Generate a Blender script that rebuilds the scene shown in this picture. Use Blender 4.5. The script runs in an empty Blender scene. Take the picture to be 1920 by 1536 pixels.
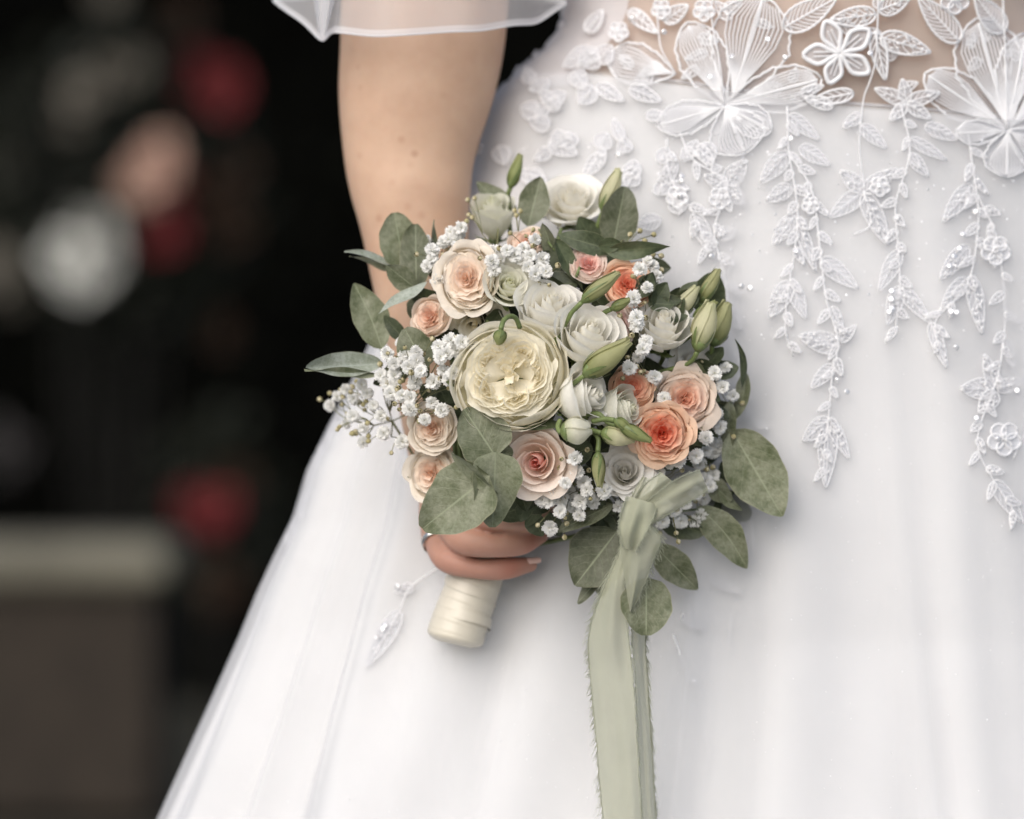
import bpy, bmesh, math, random
import numpy as np
from mathutils import Vector, Matrix
rad = math.radians
sc = bpy.context.scene
# ------------------------------------------------------------------ camera, sky, sun, exposure
D = 2.54; ZC = 1.02; LENS = 135.0
K = 36.0 / LENS * D / 1920.0                      # metres per photo pixel in the plane y = 0
cd = bpy.data.cameras.new('camera'); cam = bpy.data.objects.new('camera', cd)
sc.collection.objects.link(cam); sc.camera = cam
cam.location = (0, -D, ZC); cam.rotation_euler = (rad(90), 0, 0)
cd.lens = LENS; cd.sensor_width = 36; cd.sensor_fit = 'HORIZONTAL'
cd.clip_start = 0.05; cd.clip_end = 500
cd.dof.use_dof = True; cd.dof.focus_distance = D - 0.035; cd.dof.aperture_fstop = 2.8
w = bpy.data.worlds.new('World'); sc.world = w; w.use_nodes = True
nt = w.node_tree; bg = nt.nodes['Background']
sky = nt.nodes.new('ShaderNodeTexSky'); sky.sky_type = 'NISHITA'; sky.sun_disc = False
SUN_EL, SUN_AZ = 36, -155                       # azimuth: sun stands to the left, behind the camera
sky.sun_elevation = rad(SUN_EL); sky.sun_rotation = rad(SUN_AZ)
sky.air_density = 1.0; sky.dust_density = 2.2; sky.ozone_density = 1.0
nt.links.new(sky.outputs[0], bg.inputs[0]); bg.inputs[1].default_value = 0.078
sd = bpy.data.lights.new('sun', 'SUN'); sun = bpy.data.objects.new('sun', sd); sc.collection.objects.link(sun)
sd.energy = 2.0; sd.angle = rad(66); sd.color = (1.0, 0.96, 0.905)
a = rad(SUN_AZ); e = rad(SUN_EL)
sdir = Vector((math.sin(a) * math.cos(e), math.cos(a) * math.cos(e), math.sin(e)))
sun.rotation_euler = (-sdir).to_track_quat('-Z', 'Y').to_euler(); sun.location = sdir * 5
sc.view_settings.view_transform = 'Standard'; sc.view_settings.look = 'None'
sc.view_settings.exposure = 0.61; sc.view_settings.gamma = 1.0
sc.cycles.max_bounces = 10; sc.cycles.transparent_max_bounces = 24
sc.cycles.diffuse_bounces = 8; sc.cycles.transmission_bounces = 6
sc.cycles.use_denoising = True

rng = random.Random(7); nr = np.random.RandomState(7)
def P(px, py, Y=0.0):
    s = K * (Y + D) / D
    return Vector(((px - 960) * s, Y, ZC - (py - 768) * s))

# ------------------------------------------------------------------ object helpers
WORLD = {}
def link(name, me, parent=None, mw=None, mat=None, **props):
    o = bpy.data.objects.new(name, me); sc.collection.objects.link(o)
    mw = mw if mw is not None else Matrix.Identity(4)
    WORLD[o.name] = mw.copy()
    if parent is not None:
        o.parent = parent; o.matrix_basis = WORLD[parent.name].inverted() @ mw
    else:
        o.matrix_basis = mw
    if mat is not None and me is not None and not me.materials: me.materials.append(mat)
    for k_, v_ in props.items(): o[k_] = v_
    return o
def frame(loc, z, xhint=Vector((1, 0, 0)), roll=0.0):
    z = Vector(z).normalized(); x = Vector(xhint) - z * Vector(xhint).dot(z)
    if x.length < 1e-4: x = Vector((0, 0, 1)) - z * z.z
    x.normalize(); y = z.cross(x)
    m = Matrix((x, y, z)).transposed().to_4x4()
    m = m @ Matrix.Rotation(roll, 4, 'Z'); m.translation = loc
    return m
class MB:
    def __init__(s): s.v = []; s.f = []; s.c = []; s.uv = []; s.n = 0
    def add(s, V, F, C=None, UV=None):
        V = np.asarray(V, float).reshape(-1, 3)
        s.v.append(V); s.f += [tuple(i + s.n for i in f) for f in F]
        s.c.append(np.tile((1, 1, 1), (len(V), 1)) if C is None else np.asarray(C, float).reshape(-1, 3))
        s.uv.append(np.zeros((len(V), 2)) if UV is None else np.asarray(UV, float).reshape(-1, 2))
        s.n += len(V)
    def grid(s, pts, col=None, closed=False):
        nu, nv = pts.shape[:2]
        F = []
        for i in range(nu if closed else nu - 1):
            j = (i + 1) % nu
            for k in range(nv - 1): F.append((i * nv + k, j * nv + k, j * nv + k + 1, i * nv + k + 1))
        uu, vv = np.meshgrid(np.linspace(-1, 1, nu), np.linspace(0, 1, nv), indexing='ij')
        if col is not None and np.ndim(col) == 1: col = np.tile(col, (nu * nv, 1))
        s.add(pts.reshape(-1, 3), F, None if col is None else col, np.stack([uu, vv], -1))
    def tube(s, path, r, n=6, col=None, cap=True):
        path = [Vector(p) for p in path]; m = len(path)
        rs = r if hasattr(r, '__len__') else [r] * m
        V = []; ref = Vector((0.13, 0.91, 0.33)); nrm = None
        for i, p in enumerate(path):
            t = (path[min(i + 1, m - 1)] - path[max(i - 1, 0)])
            t = t.normalized() if t.length > 1e-9 else Vector((0, 0, 1))
            nrm = (nrm if nrm is not None else ref) - t * (nrm if nrm is not None else ref).dot(t)
            if nrm.length < 1e-6: nrm = t.orthogonal()
            nrm.normalize(); b = t.cross(nrm)
            for j in range(n):
                a_ = 2 * math.pi * j / n
                V.append(p + (nrm * math.cos(a_) + b * math.sin(a_)) * rs[i])
        F = [(i * n + j, i * n + (j + 1) % n, (i + 1) * n + (j + 1) % n, (i + 1) * n + j) for i in range(m - 1) for j in range(n)]
        if cap: F += [tuple(range(n))[::-1], tuple((m - 1) * n + j for j in range(n))]
        s.add([tuple(v) for v in V], F, None if col is None else np.tile(col, (len(V), 1)))
    def mesh(s, name, mat=None, smooth=True):
        me = bpy.data.meshes.new(name)
        me.from_pydata(np.concatenate(s.v).tolist(), [], s.f)
        if smooth: me.polygons.foreach_set('use_smooth', [True] * len(me.polygons))
        C = np.concatenate(s.c); C4 = np.concatenate([C, np.ones((len(C), 1))], 1)
        at = me.color_attributes.new('Col', 'FLOAT_COLOR', 'POINT'); at.data.foreach_set('color', C4.ravel())
        UV = np.concatenate(s.uv); ul = me.uv_layers.new(name='UVMap')
        idx = np.zeros(len(me.loops), int); me.loops.foreach_get('vertex_index', idx)
        ul.data.foreach_set('uv', UV[idx].ravel())
        if mat: me.materials.append(mat)
        return me
def cr(points, n):                                   # Catmull-Rom through points
    pts = [np.array(p, float) for p in points]
    if len(pts) == 2: return [pts[0] + (pts[1] - pts[0]) * t for t in np.linspace(0, 1, n)]
    P_ = [2 * pts[0] - pts[1]] + pts + [2 * pts[-1] - pts[-2]]
    out = []; m = len(pts) - 1
    for q in np.linspace(0, m - 1e-9, n):
        i = int(q); t = q - i; a_, b, c, d = P_[i:i + 4]
        out.append(.5 * ((2 * b) + (-a_ + c) * t + (2 * a_ - 5 * b + 4 * c - d) * t * t + (-a_ + 3 * b - 3 * c + d) * t ** 3))
    return out
def sst(a_, b_, x): t = np.clip((x - a_) / (b_ - a_), 0, 1); return t * t * (3 - 2 * t)

# ------------------------------------------------------------------ materials
def newmat(name):
    m = bpy.data.materials.new(name); m.use_nodes = True; n = m.node_tree
    return m, n, n.nodes, n.links, n.nodes['Principled BSDF'], n.nodes['Material Output']
def noise(N, L, scale, detail=4, rough=.6, coord='Object', vec=None, mapscale=None):
    t = N.new('ShaderNodeTexNoise'); t.inputs['Scale'].default_value = scale
    t.inputs['Detail'].default_value = detail; t.inputs['Roughness'].default_value = rough
    if vec is None:
        tc = N.new('ShaderNodeTexCoord'); vec = tc.outputs[coord]
    if mapscale is not None:
        mp = N.new('ShaderNodeMapping'); mp.inputs['Scale'].default_value = mapscale; L.new(vec, mp.inputs[0]); vec = mp.outputs[0]
    L.new(vec, t.inputs['Vector']); return t
def ramp(N, L, src, stops):
    r = N.new('ShaderNodeValToRGB'); el = r.color_ramp.elements
    while len(el) < len(stops): el.new(0.5)
    for e_, (p, c) in zip(el, stops): e_.position = p; e_.color = (*c, 1)
    L.new(src, r.inputs[0]); return r
def mixc(N, L, fac, a_, b_, mode='MIX'):
    m = N.new('ShaderNodeMix'); m.data_type = 'RGBA'; m.blend_type = mode
    for idx, v_ in ((0, fac), (6, a_), (7, b_)):
        if hasattr(v_, 'is_linked') or hasattr(v_, 'links'): L.new(v_, m.inputs[idx])
        elif idx == 0: m.inputs[0].default_value = v_
        else: m.inputs[idx].default_value = (*v_, 1)
    return m.outputs[2]
def bump(N, L, h, strength, dist, bs):
    b = N.new('ShaderNodeBump'); b.inputs['Strength'].default_value = strength; b.inputs['Distance'].default_value = dist
    L.new(h, b.inputs['Height']); L.new(b.outputs[0], bs.inputs['Normal']); return b
def thin(N, L, bs, out, colsock, fac, bnode=None):
    tr = N.new('ShaderNodeBsdfTranslucent'); mx = N.new('ShaderNodeMixShader'); mx.inputs[0].default_value = fac
    L.new(colsock, tr.inputs['Color']); L.new(bs.outputs[0], mx.inputs[1]); L.new(tr.outputs[0], mx.inputs[2])
    if bnode: L.new(bnode.outputs[0], tr.inputs['Normal'])
    L.new(mx.outputs[0], out.inputs['Surface']); return mx
def mat_petal(name, trans=.3, rough=.5, vein=.25):
    m, n, N, L, bs, out = newmat(name)
    at = N.new('ShaderNodeAttribute'); at.attribute_name = 'Col'
    nz = noise(N, L, 220, 3); r = ramp(N, L, nz.outputs[0], [(.3, (.90, .90, .885)), (.75, (1, 1, 1))])
    c = mixc(N, L, 1.0, at.outputs['Color'], r.outputs[0], 'MULTIPLY')
    uv = N.new('ShaderNodeUVMap'); vn = noise(N, L, 6, 3, coord='UV', vec=uv.outputs[0], mapscale=(5, .6, 1))
    L.new(c, bs.inputs['Base Color']); bs.inputs['Roughness'].default_value = rough
    bs.inputs['Specular IOR Level'].default_value = .25
    b = bump(N, L, vn.outputs[0], vein, .0009, bs)
    thin(N, L, bs, out, c, trans, b); return m
M_PETAL = mat_petal('petal_skin', .42)
M_GYP = mat_petal('small_blossom_petal', .35, .6, .1)
def mat_leaf(name, c0, c1, c2, trans=.12, rough=.44, rib=(.30, .33, .22)):
    m, n, N, L, bs, out = newmat(name)
    a1 = noise(N, L, 70, 5, .65); a2 = noise(N, L, 420, 4, .7); a3 = noise(N, L, 1500, 2, .5)
    r = ramp(N, L, a1.outputs[0], [(.34, c0), (.5, c1), (.68, c2)])
    r2 = ramp(N, L, a2.outputs[0], [(.35, (.70, .72, .66)), (.62, (1.08, 1.08, 1.08))])
    c = mixc(N, L, .85, r.outputs[0], r2.outputs[0], 'MULTIPLY')
    at = N.new('ShaderNodeAttribute'); at.attribute_name = 'Col'
    c = mixc(N, L, 1.0, c, at.outputs['Color'], 'MULTIPLY')
    uv = N.new('ShaderNodeUVMap'); sp = N.new('ShaderNodeSeparateXYZ'); L.new(uv.outputs[0], sp.inputs[0])
    ab = N.new('ShaderNodeMath'); ab.operation = 'ABSOLUTE'; L.new(sp.outputs[0], ab.inputs[0])
    # side veins run up and out from the midrib
    sm = N.new('ShaderNodeMath'); sm.operation = 'MULTIPLY_ADD'; L.new(ab.outputs[0], sm.inputs[0]); sm.inputs[1].default_value = -.38; L.new(sp.outputs[1], sm.inputs[2])
    ns = noise(N, L, 5, 3, coord='UV', vec=uv.outputs[0])
    s2 = N.new('ShaderNodeMath'); s2.operation = 'MULTIPLY_ADD'; L.new(ns.outputs[0], s2.inputs[0]); s2.inputs[1].default_value = .09; L.new(sm.outputs[0], s2.inputs[2])
    s3 = N.new('ShaderNodeMath'); s3.operation = 'MULTIPLY'; L.new(s2.outputs[0], s3.inputs[0]); s3.inputs[1].default_value = 44
    s4 = N.new('ShaderNodeMath'); s4.operation = 'SINE'; L.new(s3.outputs[0], s4.inputs[0])
    vr = ramp(N, L, s4.outputs[0], [(.90, (0, 0, 0)), (1.0, (1, 1, 1))])
    mr = ramp(N, L, ab.outputs[0], [(.012, (1, 1, 1)), (.045, (0, 0, 0))])
    vm = N.new('ShaderNodeMath'); vm.operation = 'MULTIPLY'; L.new(vr.outputs[0], vm.inputs[0]); vm.inputs[1].default_value = .22
    c = mixc(N, L, vm.outputs[0], c, rib)
    mm = N.new('ShaderNodeMath'); mm.operation = 'MULTIPLY'; L.new(mr.outputs[0], mm.inputs[0]); mm.inputs[1].default_value = .75
    c = mixc(N, L, mm.outputs[0], c, rib)
    er = ramp(N, L, ab.outputs[0], [(.955, (0, 0, 0)), (1.0, (.5, .5, .5))])
    c = mixc(N, L, er.outputs[0], c, (.36, .34, .22))
    L.new(c, bs.inputs['Base Color']); bs.inputs['Roughness'].default_value = rough
    bs.inputs['Specular IOR Level'].default_value = .35; bs.inputs['Sheen Weight'].default_value = .06
    hs = N.new('ShaderNodeMath'); hs.operation = 'MULTIPLY_ADD'; L.new(vr.outputs[0], hs.inputs[0]); hs.inputs[1].default_value = -.5; L.new(a2.outputs[0], hs.inputs[2])
    b = bump(N, L, hs.outputs[0], .35, .0006, bs)
    thin(N, L, bs, out, c, trans, b); return m
M_LEAF = mat_leaf('eucalyptus_leaf', (.100, .118, .058), (.195, .210, .135), (.275, .285, .205))
M_PALE = mat_leaf('eucalyptus_leaf_underside', (.25, .28, .22), (.35, .38, .33), (.43, .46, .42), rib=(.45, .5, .45))
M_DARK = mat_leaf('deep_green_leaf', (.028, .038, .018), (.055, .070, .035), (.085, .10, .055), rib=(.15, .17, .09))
def mat_plain(name, col, rough=.5, nscale=60, var=.25, bumpd=0, spec=.4, metal=0, bscale=None, attr=False):
    m, n, N, L, bs, out = newmat(name)
    nz = noise(N, L, nscale, 4)
    lo = tuple(c * (1 - var) for c in col); hi = tuple(min(1, c * (1 + var)) for c in col)
    r = ramp(N, L, nz.outputs[0], [(.3, lo), (.7, hi)]); c = r.outputs[0]
    if attr:
        at = N.new('ShaderNodeAttribute'); at.attribute_name = 'Col'; c = mixc(N, L, 1.0, c, at.outputs['Color'], 'MULTIPLY')
    L.new(c, bs.inputs['Base Color']); bs.inputs['Roughness'].default_value = rough
    bs.inputs['Specular IOR Level'].default_value = spec; bs.inputs['Metallic'].default_value = metal
    if bumpd: bump(N, L, noise(N, L, bscale or nscale * 3, 4).outputs[0], .5, bumpd, bs)
    return m
M_STEM = mat_plain('green_stem', (.13, .17, .06), .45, 150, .3, .0003)
M_TWIG = mat_plain('fine_twig', (.17, .17, .08), .6, 300, .3)
M_BUDG = mat_plain('tiny_bud', (.52, .46, .32), .6, 400, .3, attr=True)
def mat_skin():
    m, n, N, L, bs, out = newmat('skin')
    at = N.new('ShaderNodeAttribute'); at.attribute_name = 'Col'
    a1 = noise(N, L, 24, 5, .6); r = ramp(N, L, a1.outputs[0], [(.3, (.88, .82, .79)), (.7, (1.06, 1.05, 1.04))])
    c = mixc(N, L, 1.0, at.outputs['Color'], r.outputs[0], 'MULTIPLY')
    tc = N.new('ShaderNodeTexCoord')
    for (px, py, s_, dark) in ((777, 289, 4.6, .85), (753, 262, 3.6, .6), (680, 165, 3.6, .45), (676, 127, 3.6, .45), (748, 118, 3.4, .3), (677, 292, 3, .3),
                               (765, 388, 3, .35), (790, 405, 3, .3), (712, 410, 3.6, .5), (737, 342, 3, .25), (830, 180, 2.6, .2), (770, 310, 3, .25)):
        p = SKINPT(px, py)
        d = N.new('ShaderNodeVectorMath'); d.operation = 'DISTANCE'; L.new(tc.outputs['Object'], d.inputs[0]); d.inputs[1].default_value = p
        rr = ramp(N, L, d.outputs['Value'], [(0, (dark,) * 3), (s_ * K * 1.25, (0, 0, 0))])
        c = mixc(N, L, rr.outputs[0], c, (.30, .13, .07))
    L.new(c, bs.inputs['Base Color']); bs.inputs['Roughness'].default_value = .5
    bs.inputs['Subsurface Weight'].default_value = .25; bs.inputs['Subsurface Radius'].default_value = (.010, .004, .002); bs.inputs['Subsurface Scale'].default_value = .6
    bs.inputs['Specular IOR Level'].default_value = .3
    bump(N, L, noise(N, L, 900, 3, .6).outputs[0], .25, .0004, bs); return m
def mat_cloth(name, col, alpha=1.0, rough=.7, weave=2600, bd=.0002, trans=.2, grain=.04):
    m, n, N, L, bs, out = newmat(name)
    nz = noise(N, L, 14, 4); r = ramp(N, L, nz.outputs[0], [(.3, tuple(c * (1 - grain) for c in col)), (.7, col)])
    L.new(r.outputs[0], bs.inputs['Base Color']); bs.inputs['Roughness'].default_value = rough
    bs.inputs['Sheen Weight'].default_value = .15; bs.inputs['Specular IOR Level'].default_value = .25
    b = bump(N, L, noise(N, L, weave, 2).outputs[0], .35, bd, bs)
    mx = thin(N, L, bs, out, r.outputs[0], trans)
    if alpha < 1:
        tp = N.new('ShaderNodeBsdfTransparent'); m2 = N.new('ShaderNodeMixShader')
        # net of threads: a fine weave with the given mean cover, denser where seen edge on
        lw = N.new('ShaderNodeLayerWeight'); lw.inputs[0].default_value = .35
        ma = N.new('ShaderNodeMath'); ma.operation = 'MULTIPLY_ADD'; L.new(lw.outputs['Facing'], ma.inputs[0]); ma.inputs[1].default_value = (1 - alpha) * .60; ma.inputs[2].default_value = alpha
        ma.use_clamp = True
        L.new(ma.outputs[0], m2.inputs[0]); L.new(tp.outputs[0], m2.inputs[1]); L.new(mx.outputs[0], m2.inputs[2]); L.new(m2.outputs[0], out.inputs['Surface'])
    return m
M_DRESS = mat_cloth('white_skirt_lining', (.755, .755, .765), trans=.1)
M_TULLE = mat_cloth('white_tulle', (.80, .80, .815), alpha=.34, trans=.4)
M_BODICE = mat_cloth('sheer_bodice_net', (.84, .79, .75), alpha=.50, trans=.35, grain=.12)
M_SLEEVE = mat_cloth('sheer_sleeve_net', (.85, .86, .89), alpha=.34, trans=.4)
M_HEM = mat_cloth('tulle_hem_band', (.86, .87, .90), alpha=.48, trans=.35)
M_LACE = mat_cloth('lace_cord', (.92, .92, .94), trans=.15, rough=.5)
M_LACEF = mat_cloth('lace_ground', (.88, .885, .92), alpha=.40, trans=.35)
M_LACET = mat_cloth('lace_net', (.88, .885, .92), alpha=.20, trans=.35)
M_LACEO = mat_cloth('lace_solid', (.88, .89, .93), alpha=.58, trans=.3)
M_RIB = mat_cloth('sage_chiffon', (.49, .50, .375), alpha=.74, trans=.3, weave=1800, bd=.0004, grain=.14)
M_FRAY = mat_cloth('sage_frayed_thread', (.56, .58, .46), trans=.4)
M_SATIN = mat_plain('ivory_satin', (.62, .575, .48), .32, 30, .06, .0006, .5, bscale=90)
M_BEAD = mat_plain('glass_bead', (.88, .89, .92), .12, 30, .03, spec=.9)
M_SEQ = mat_plain('sequin', (.9, .9, .93), .15, 30, .03, spec=1.0, metal=.55)
M_SILVER = mat_plain('silver', (.62, .60, .58), .14, 30, .04, metal=1.0)
M_NAIL = mat_plain('fingernail', (.72, .50, .44), .25, 50, .04, spec=.5)

# ------------------------------------------------------------------ body and dress form
YC = 0.22
XC = P(1530, 0, YC).x
_L = [(-700, 1090), (-350, 1085), (-100, 1078), (0, 1066), (50, 1060), (90, 1036), (125, 990), (170, 950), (215, 916), (270, 896), (330, 884), (450, 820), (600, 735), (700, 690),
      (800, 640), (830, 626), (880, 602), (970, 577), (1050, 540), (1110, 514), (1190, 484), (1280, 447), (1370, 409), (1480, 362), (1536, 338), (2200, 10), (3400, -480)]
_Z = np.array([P(0, p, YC).z for p, _ in _L][::-1]); _HW = np.array([XC - P(x, 0, YC).x for _, x in _L][::-1])
_F = [(-700, .07), (-350, .045), (0, .060), (190, .070), (400, .066), (800, .058), (1200, .045), (1536, .02), (3400, -.22)]
_FZ = np.array([P(0, p, .06).z for p, _ in _F][::-1]); _FY = np.array([y for _, y in _F][::-1])
def hw(z): return np.interp(z, _Z, _HW)
def yf(z): return np.interp(z, _FZ, _FY)
def folds(th, z, k=0):
    # th: angle round the body, 0 = straight at the camera, negative to the left
    g = np.clip((P(0, 260, .1).z - z) / .55, 0, 3.0)
    if k == 0:
        f = (.0045 * np.sin(th * 9 + .6 + .5 * np.sin(z * 3)) + .004 * np.sin(th * 17 + 1.7 + z * 1.2) + .0022 * np.sin(th * 31 + 2 * np.sin(z * 5)))
        f += .010 * np.exp(-((th + .30 + .04 * np.sin(z * 6)) / .045) ** 2) + .008 * np.exp(-((th - .22 - .1 * (z - 1)) / .05) ** 2)
        f += .012 * np.exp(-((th + .95 - .5 * (1 - z)) / .07) ** 2) + .010 * np.exp(-((th + 1.25 - .2 * (1 - z)) / .05) ** 2)
    else:
        f = .005 * np.sin(th * 13 + 3.1 + z * 1.5) + .003 * np.sin(th * 23 + .4 - z * 2) + .007 * np.exp(-((th + .36 - .06 * (1 - z)) / .022) ** 2) + .006 * np.exp(-((th + .24) / .018) ** 2) \
            + .007 * np.exp(-((th - .10 - .1 * (1 - z)) / .03) ** 2) + .008 * np.exp(-((th + .72 - .55 * (1 - z)) / .04) ** 2) + .006 * np.exp(-((th + 1.1 - .3 * (1 - z)) / .03) ** 2)
    if k == 2: return np.maximum(folds(th, z, 0), folds(th, z, 1))
    return f * g * 2.1
def body_pt(th, z, off=0.0, k=None):
    d = off + (folds(th, z, k) if k is not None else 0)
    h = hw(z) + d; dp = (YC - yf(z)) + d
    back = np.cos(th) < 0
    dp = np.where(back, dp * 1.15, dp)
    return np.stack([XC + h * np.sin(th), YC - dp * np.cos(th), z + 0 * th], -1)
def S(px, py, off=.004):                              # the point of the dress seen at a pixel
    Y = .08
    for _ in range(14):
        p = P(px, py, Y); h = float(hw(p.z)) + off
        t = max(-.995, min(.995, (p.x - XC) / h)); th = math.asin(t)
        q = body_pt(np.array(th), np.array(p.z), off, 0 if p.z < P(0, 190, .07).z else None)
        Y = .4 * Y + .6 * float(q[1])
    return P(px, py, Y)
def seam_z(th): return np.interp(th, [-3.2, -1.57, -.85, -.45, 0, .5, 1.57, 3.2], [P(0, y, .1).z for y in (140, 125, 128, 160, 200, 222, 240, 240)])

# arm + hand + torso: one continuous skin
def loft(mb, secs, n=28):
    """secs: (centre, radius_x, radius_y, axis) closed tube with capped ends"""
    V = []; F = []
    for c, rx, ry, ax in secs:
        ax = Vector(ax).normalized(); x = Vector((1, 0, 0)) - ax * ax.x; x.normalize(); y = ax.cross(x)
        for j in range(n):
            a_ = 2 * math.pi * j / n; V.append(tuple(Vector(c) + x * math.cos(a_) * rx + y * math.sin(a_) * ry))
    m = len(secs)
    F = [(i * n + j, i * n + (j + 1) % n, (i + 1) * n + (j + 1) % n, (i + 1) * n + j) for i in range(m - 1) for j in range(n)]
    F += [tuple(range(n))[::-1], tuple((m - 1) * n + j for j in range(n))]
    mb.add(V, F)
def capsule(mb, pts, rs, n=16, steps=28):
    pp = cr([tuple(p) + (r,) for p, r in zip(pts, rs)], steps)
    pp = [(Vector(p[:3]), p[3]) for p in pp]
    # rounded ends
    t0 = (pp[0][0] - pp[1][0]).normalized(); t1 = (pp[-1][0] - pp[-2][0]).normalized(); r0, r1 = pp[0][1], pp[-1][1]
    A = [(pp[0][0] + t0 * r0 * math.sin(q), max(r0 * math.cos(q), r0 * .02)) for q in (1.55, 1.25, .95, .6, .3)]
    B = [(pp[-1][0] + t1 * r1 * math.sin(q), max(r1 * math.cos(q), r1 * .02)) for q in (.3, .6, .95, 1.25, 1.55)]
    al = A + pp + B
    mb.tube([q[0] for q in al], [q[1] for q in al], n)
ARM = [(-620, 850, 190, .185), (-350, 815, 175, .17), (-100, 800, 160, .155), (70, 793, 155, .145), (180, 781, 146, .14), (290, 768, 124, .135), (360, 769, 113, .13), (440, 778, 100, .125),
       (560, 792, 88, .115), (680, 808, 75, .105), (800, 822, 68, .098), (900, 838, 62, .09), (950, 852, 60, .085)]
SKINCACHE = []
def SKINPT(px, py):
    yy = [a_[0] for a_ in ARM]; cx = np.interp(py, yy, [a_[1] for a_ in ARM]); r = np.interp(py, yy, [a_[2] for a_ in ARM]); Y = np.interp(py, yy, [a_[3] for a_ in ARM])
    t = max(-.95, min(.95, (px - cx) / r)); return tuple(P(px, py, Y - r * K * .85 * math.sqrt(1 - t * t)))
def build_body():
    mb = MB()
    secs = []
    for q in cr([(a_[0], a_[1], a_[2], a_[3]) for a_ in ARM], 60):
        c = P(q[1], q[0], q[3]); r = q[2] * K * (1 + q[3] / D); secs.append((c, r, r * .85, (0, 0, -1)))
    loft(mb, secs, 96)
    # palm and back of the hand, on the far side of the handle
    def pt(x, y, Y): return P(x, y, Y)
    capsule(mb, [pt(845, 925, .088), pt(842, 965, .084), pt(838, 1005, .080)], [.0215, .021, .018])
    capsule(mb, [pt(868, 925, .090), pt(885, 965, .092), pt(880, 1000, .092)], [.019, .02, .016])
    # fingers: little, ring, middle, index, each bent over the front of the handle
    capsule(mb, [pt(812, 975, .080), pt(821, 1018, .062), pt(842, 1048, .044), pt(892, 1066, .034), pt(945, 1066, .036), pt(994, 1059, .046)], [.0098, .0090, .0100, .0070, .0078, .0050])
    capsule(mb, [pt(826, 950, .072), pt(846, 990, .044), pt(872, 1012, .028), pt(925, 1024, .020), pt(975, 1018, .028), pt(1014, 1004, .044)], [.0108, .0094, .0108, .0078, .0084, .0054])
    capsule(mb, [pt(850, 915, .068), pt(872, 948, .040), pt(900, 966, .024), pt(950, 975, .018), pt(1000, 974, .026), pt(1035, 964, .042)], [.0112, .0100, .0100, .0080, .0082, .0056])
    capsule(mb, [pt(868, 900, .075), pt(895, 925, .045), pt(925, 943, .030), pt(975, 945, .024), pt(1020, 940, .034)], [.012, .0110, .0102, .0094, .0076])
    capsule(mb, [pt(862, 910, .098), pt(900, 905, .085), pt(945, 925, .062), pt(975, 950, .05)], [.014, .0125, .0108, .0088])   # thumb
    # torso
    secs = []
    for py in range(420, -560, -35):
        z = P(0, py, YC).z; h = float(hw(z)); dp = YC - float(yf(z)); k = 1 - .18 * float(sst(300, 420, py)); h = h + (h * .55 + .10 - h) * float(sst(300, 420, py))
        sh = 1 - max(0, (-py - 400) / 420); secs.append(((XC, YC, z), (h - .012) * k * max(.45, sh), (dp - .012) * k * max(.5, sh), (0, 0, 1)))
    loft(mb, secs, 48)
    capsule(mb, [P(860, -600, .19), P(1000, -640, .20), P(1200, -600, .22)], [.055, .06, .07], 20)
    me = mb.mesh('body_raw')
    o = bpy.data.objects.new('body_raw', me); sc.collection.objects.link(o)
    r = o.modifiers.new('r', 'REMESH'); r.mode = 'VOXEL'; r.voxel_size = .00125; r.use_smooth_shade = True
    s_ = o.modifiers.new('s', 'SMOOTH'); s_.factor = .5; s_.iterations = 3
    dg = bpy.context.evaluated_depsgraph_get(); nm = bpy.data.meshes.new_from_object(o.evaluated_get(dg))
    sc.collection.objects.unlink(o); bpy.data.objects.remove(o)
    V = np.zeros(len(nm.vertices) * 3); nm.vertices.foreach_get('co', V); V = V.reshape(-1, 3)
    base = np.array((.555, .385, .280)); red = np.array((.40, .175, .145)); C = np.tile(base, (len(V), 1))
    # redder hand: knuckles, finger ends; its darker tone also paints in the bouquet's shade
    f = sst(P(0, 860, 0).z, P(0, 1000, 0).z, -V[:, 2] * 1.0) if False else np.clip((P(0, 880, .06).z - V[:, 2]) / .06, 0, 1)
    f = f * (V[:, 0] < P(1080, 0, .05).x)
    C = C * (1 - .62 * f[:, None]) + red * (.62 * f[:, None])
    for (x, y, Y, r_, k) in ((868, 1010, .03, 22, .5), (905, 975, .02, 22, .5), (990, 1020, .03, 28, .6), (960, 1070, .03, 26, .4), (862, 1040, .04, 16, .35), (905, 1062, .03, 14, -.3), (925, 1030, .02, 16, -.3)):
        d = np.linalg.norm(V - np.array(P(x, y, Y)), axis=1); g = (k * np.exp(-(d / (r_ * K)) ** 2))[:, None]
        C = C * (1 - g) + (np.array((.50, .17, .12)) if k > 0 else C) * g if k > 0 else C * (1 - g * .35)
    C = np.clip(C, 0, 1)
    for at in list(nm.color_attributes): nm.color_attributes.remove(at)
    at = nm.color_attributes.new('Col', 'FLOAT_COLOR', 'POINT'); at.data.foreach_set('color', np.concatenate([C, np.ones((len(C), 1))], 1).ravel())
    nm.polygons.foreach_set('use_smooth', [True] * len(nm.polygons)); nm.materials.clear(); nm.name = 'body'
    nm.materials.append(mat_skin()); return nm
person = link('person', build_body(), label='bride in white lace gown with sheer sleeve, holding a bouquet before her skirt', category='person')

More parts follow.
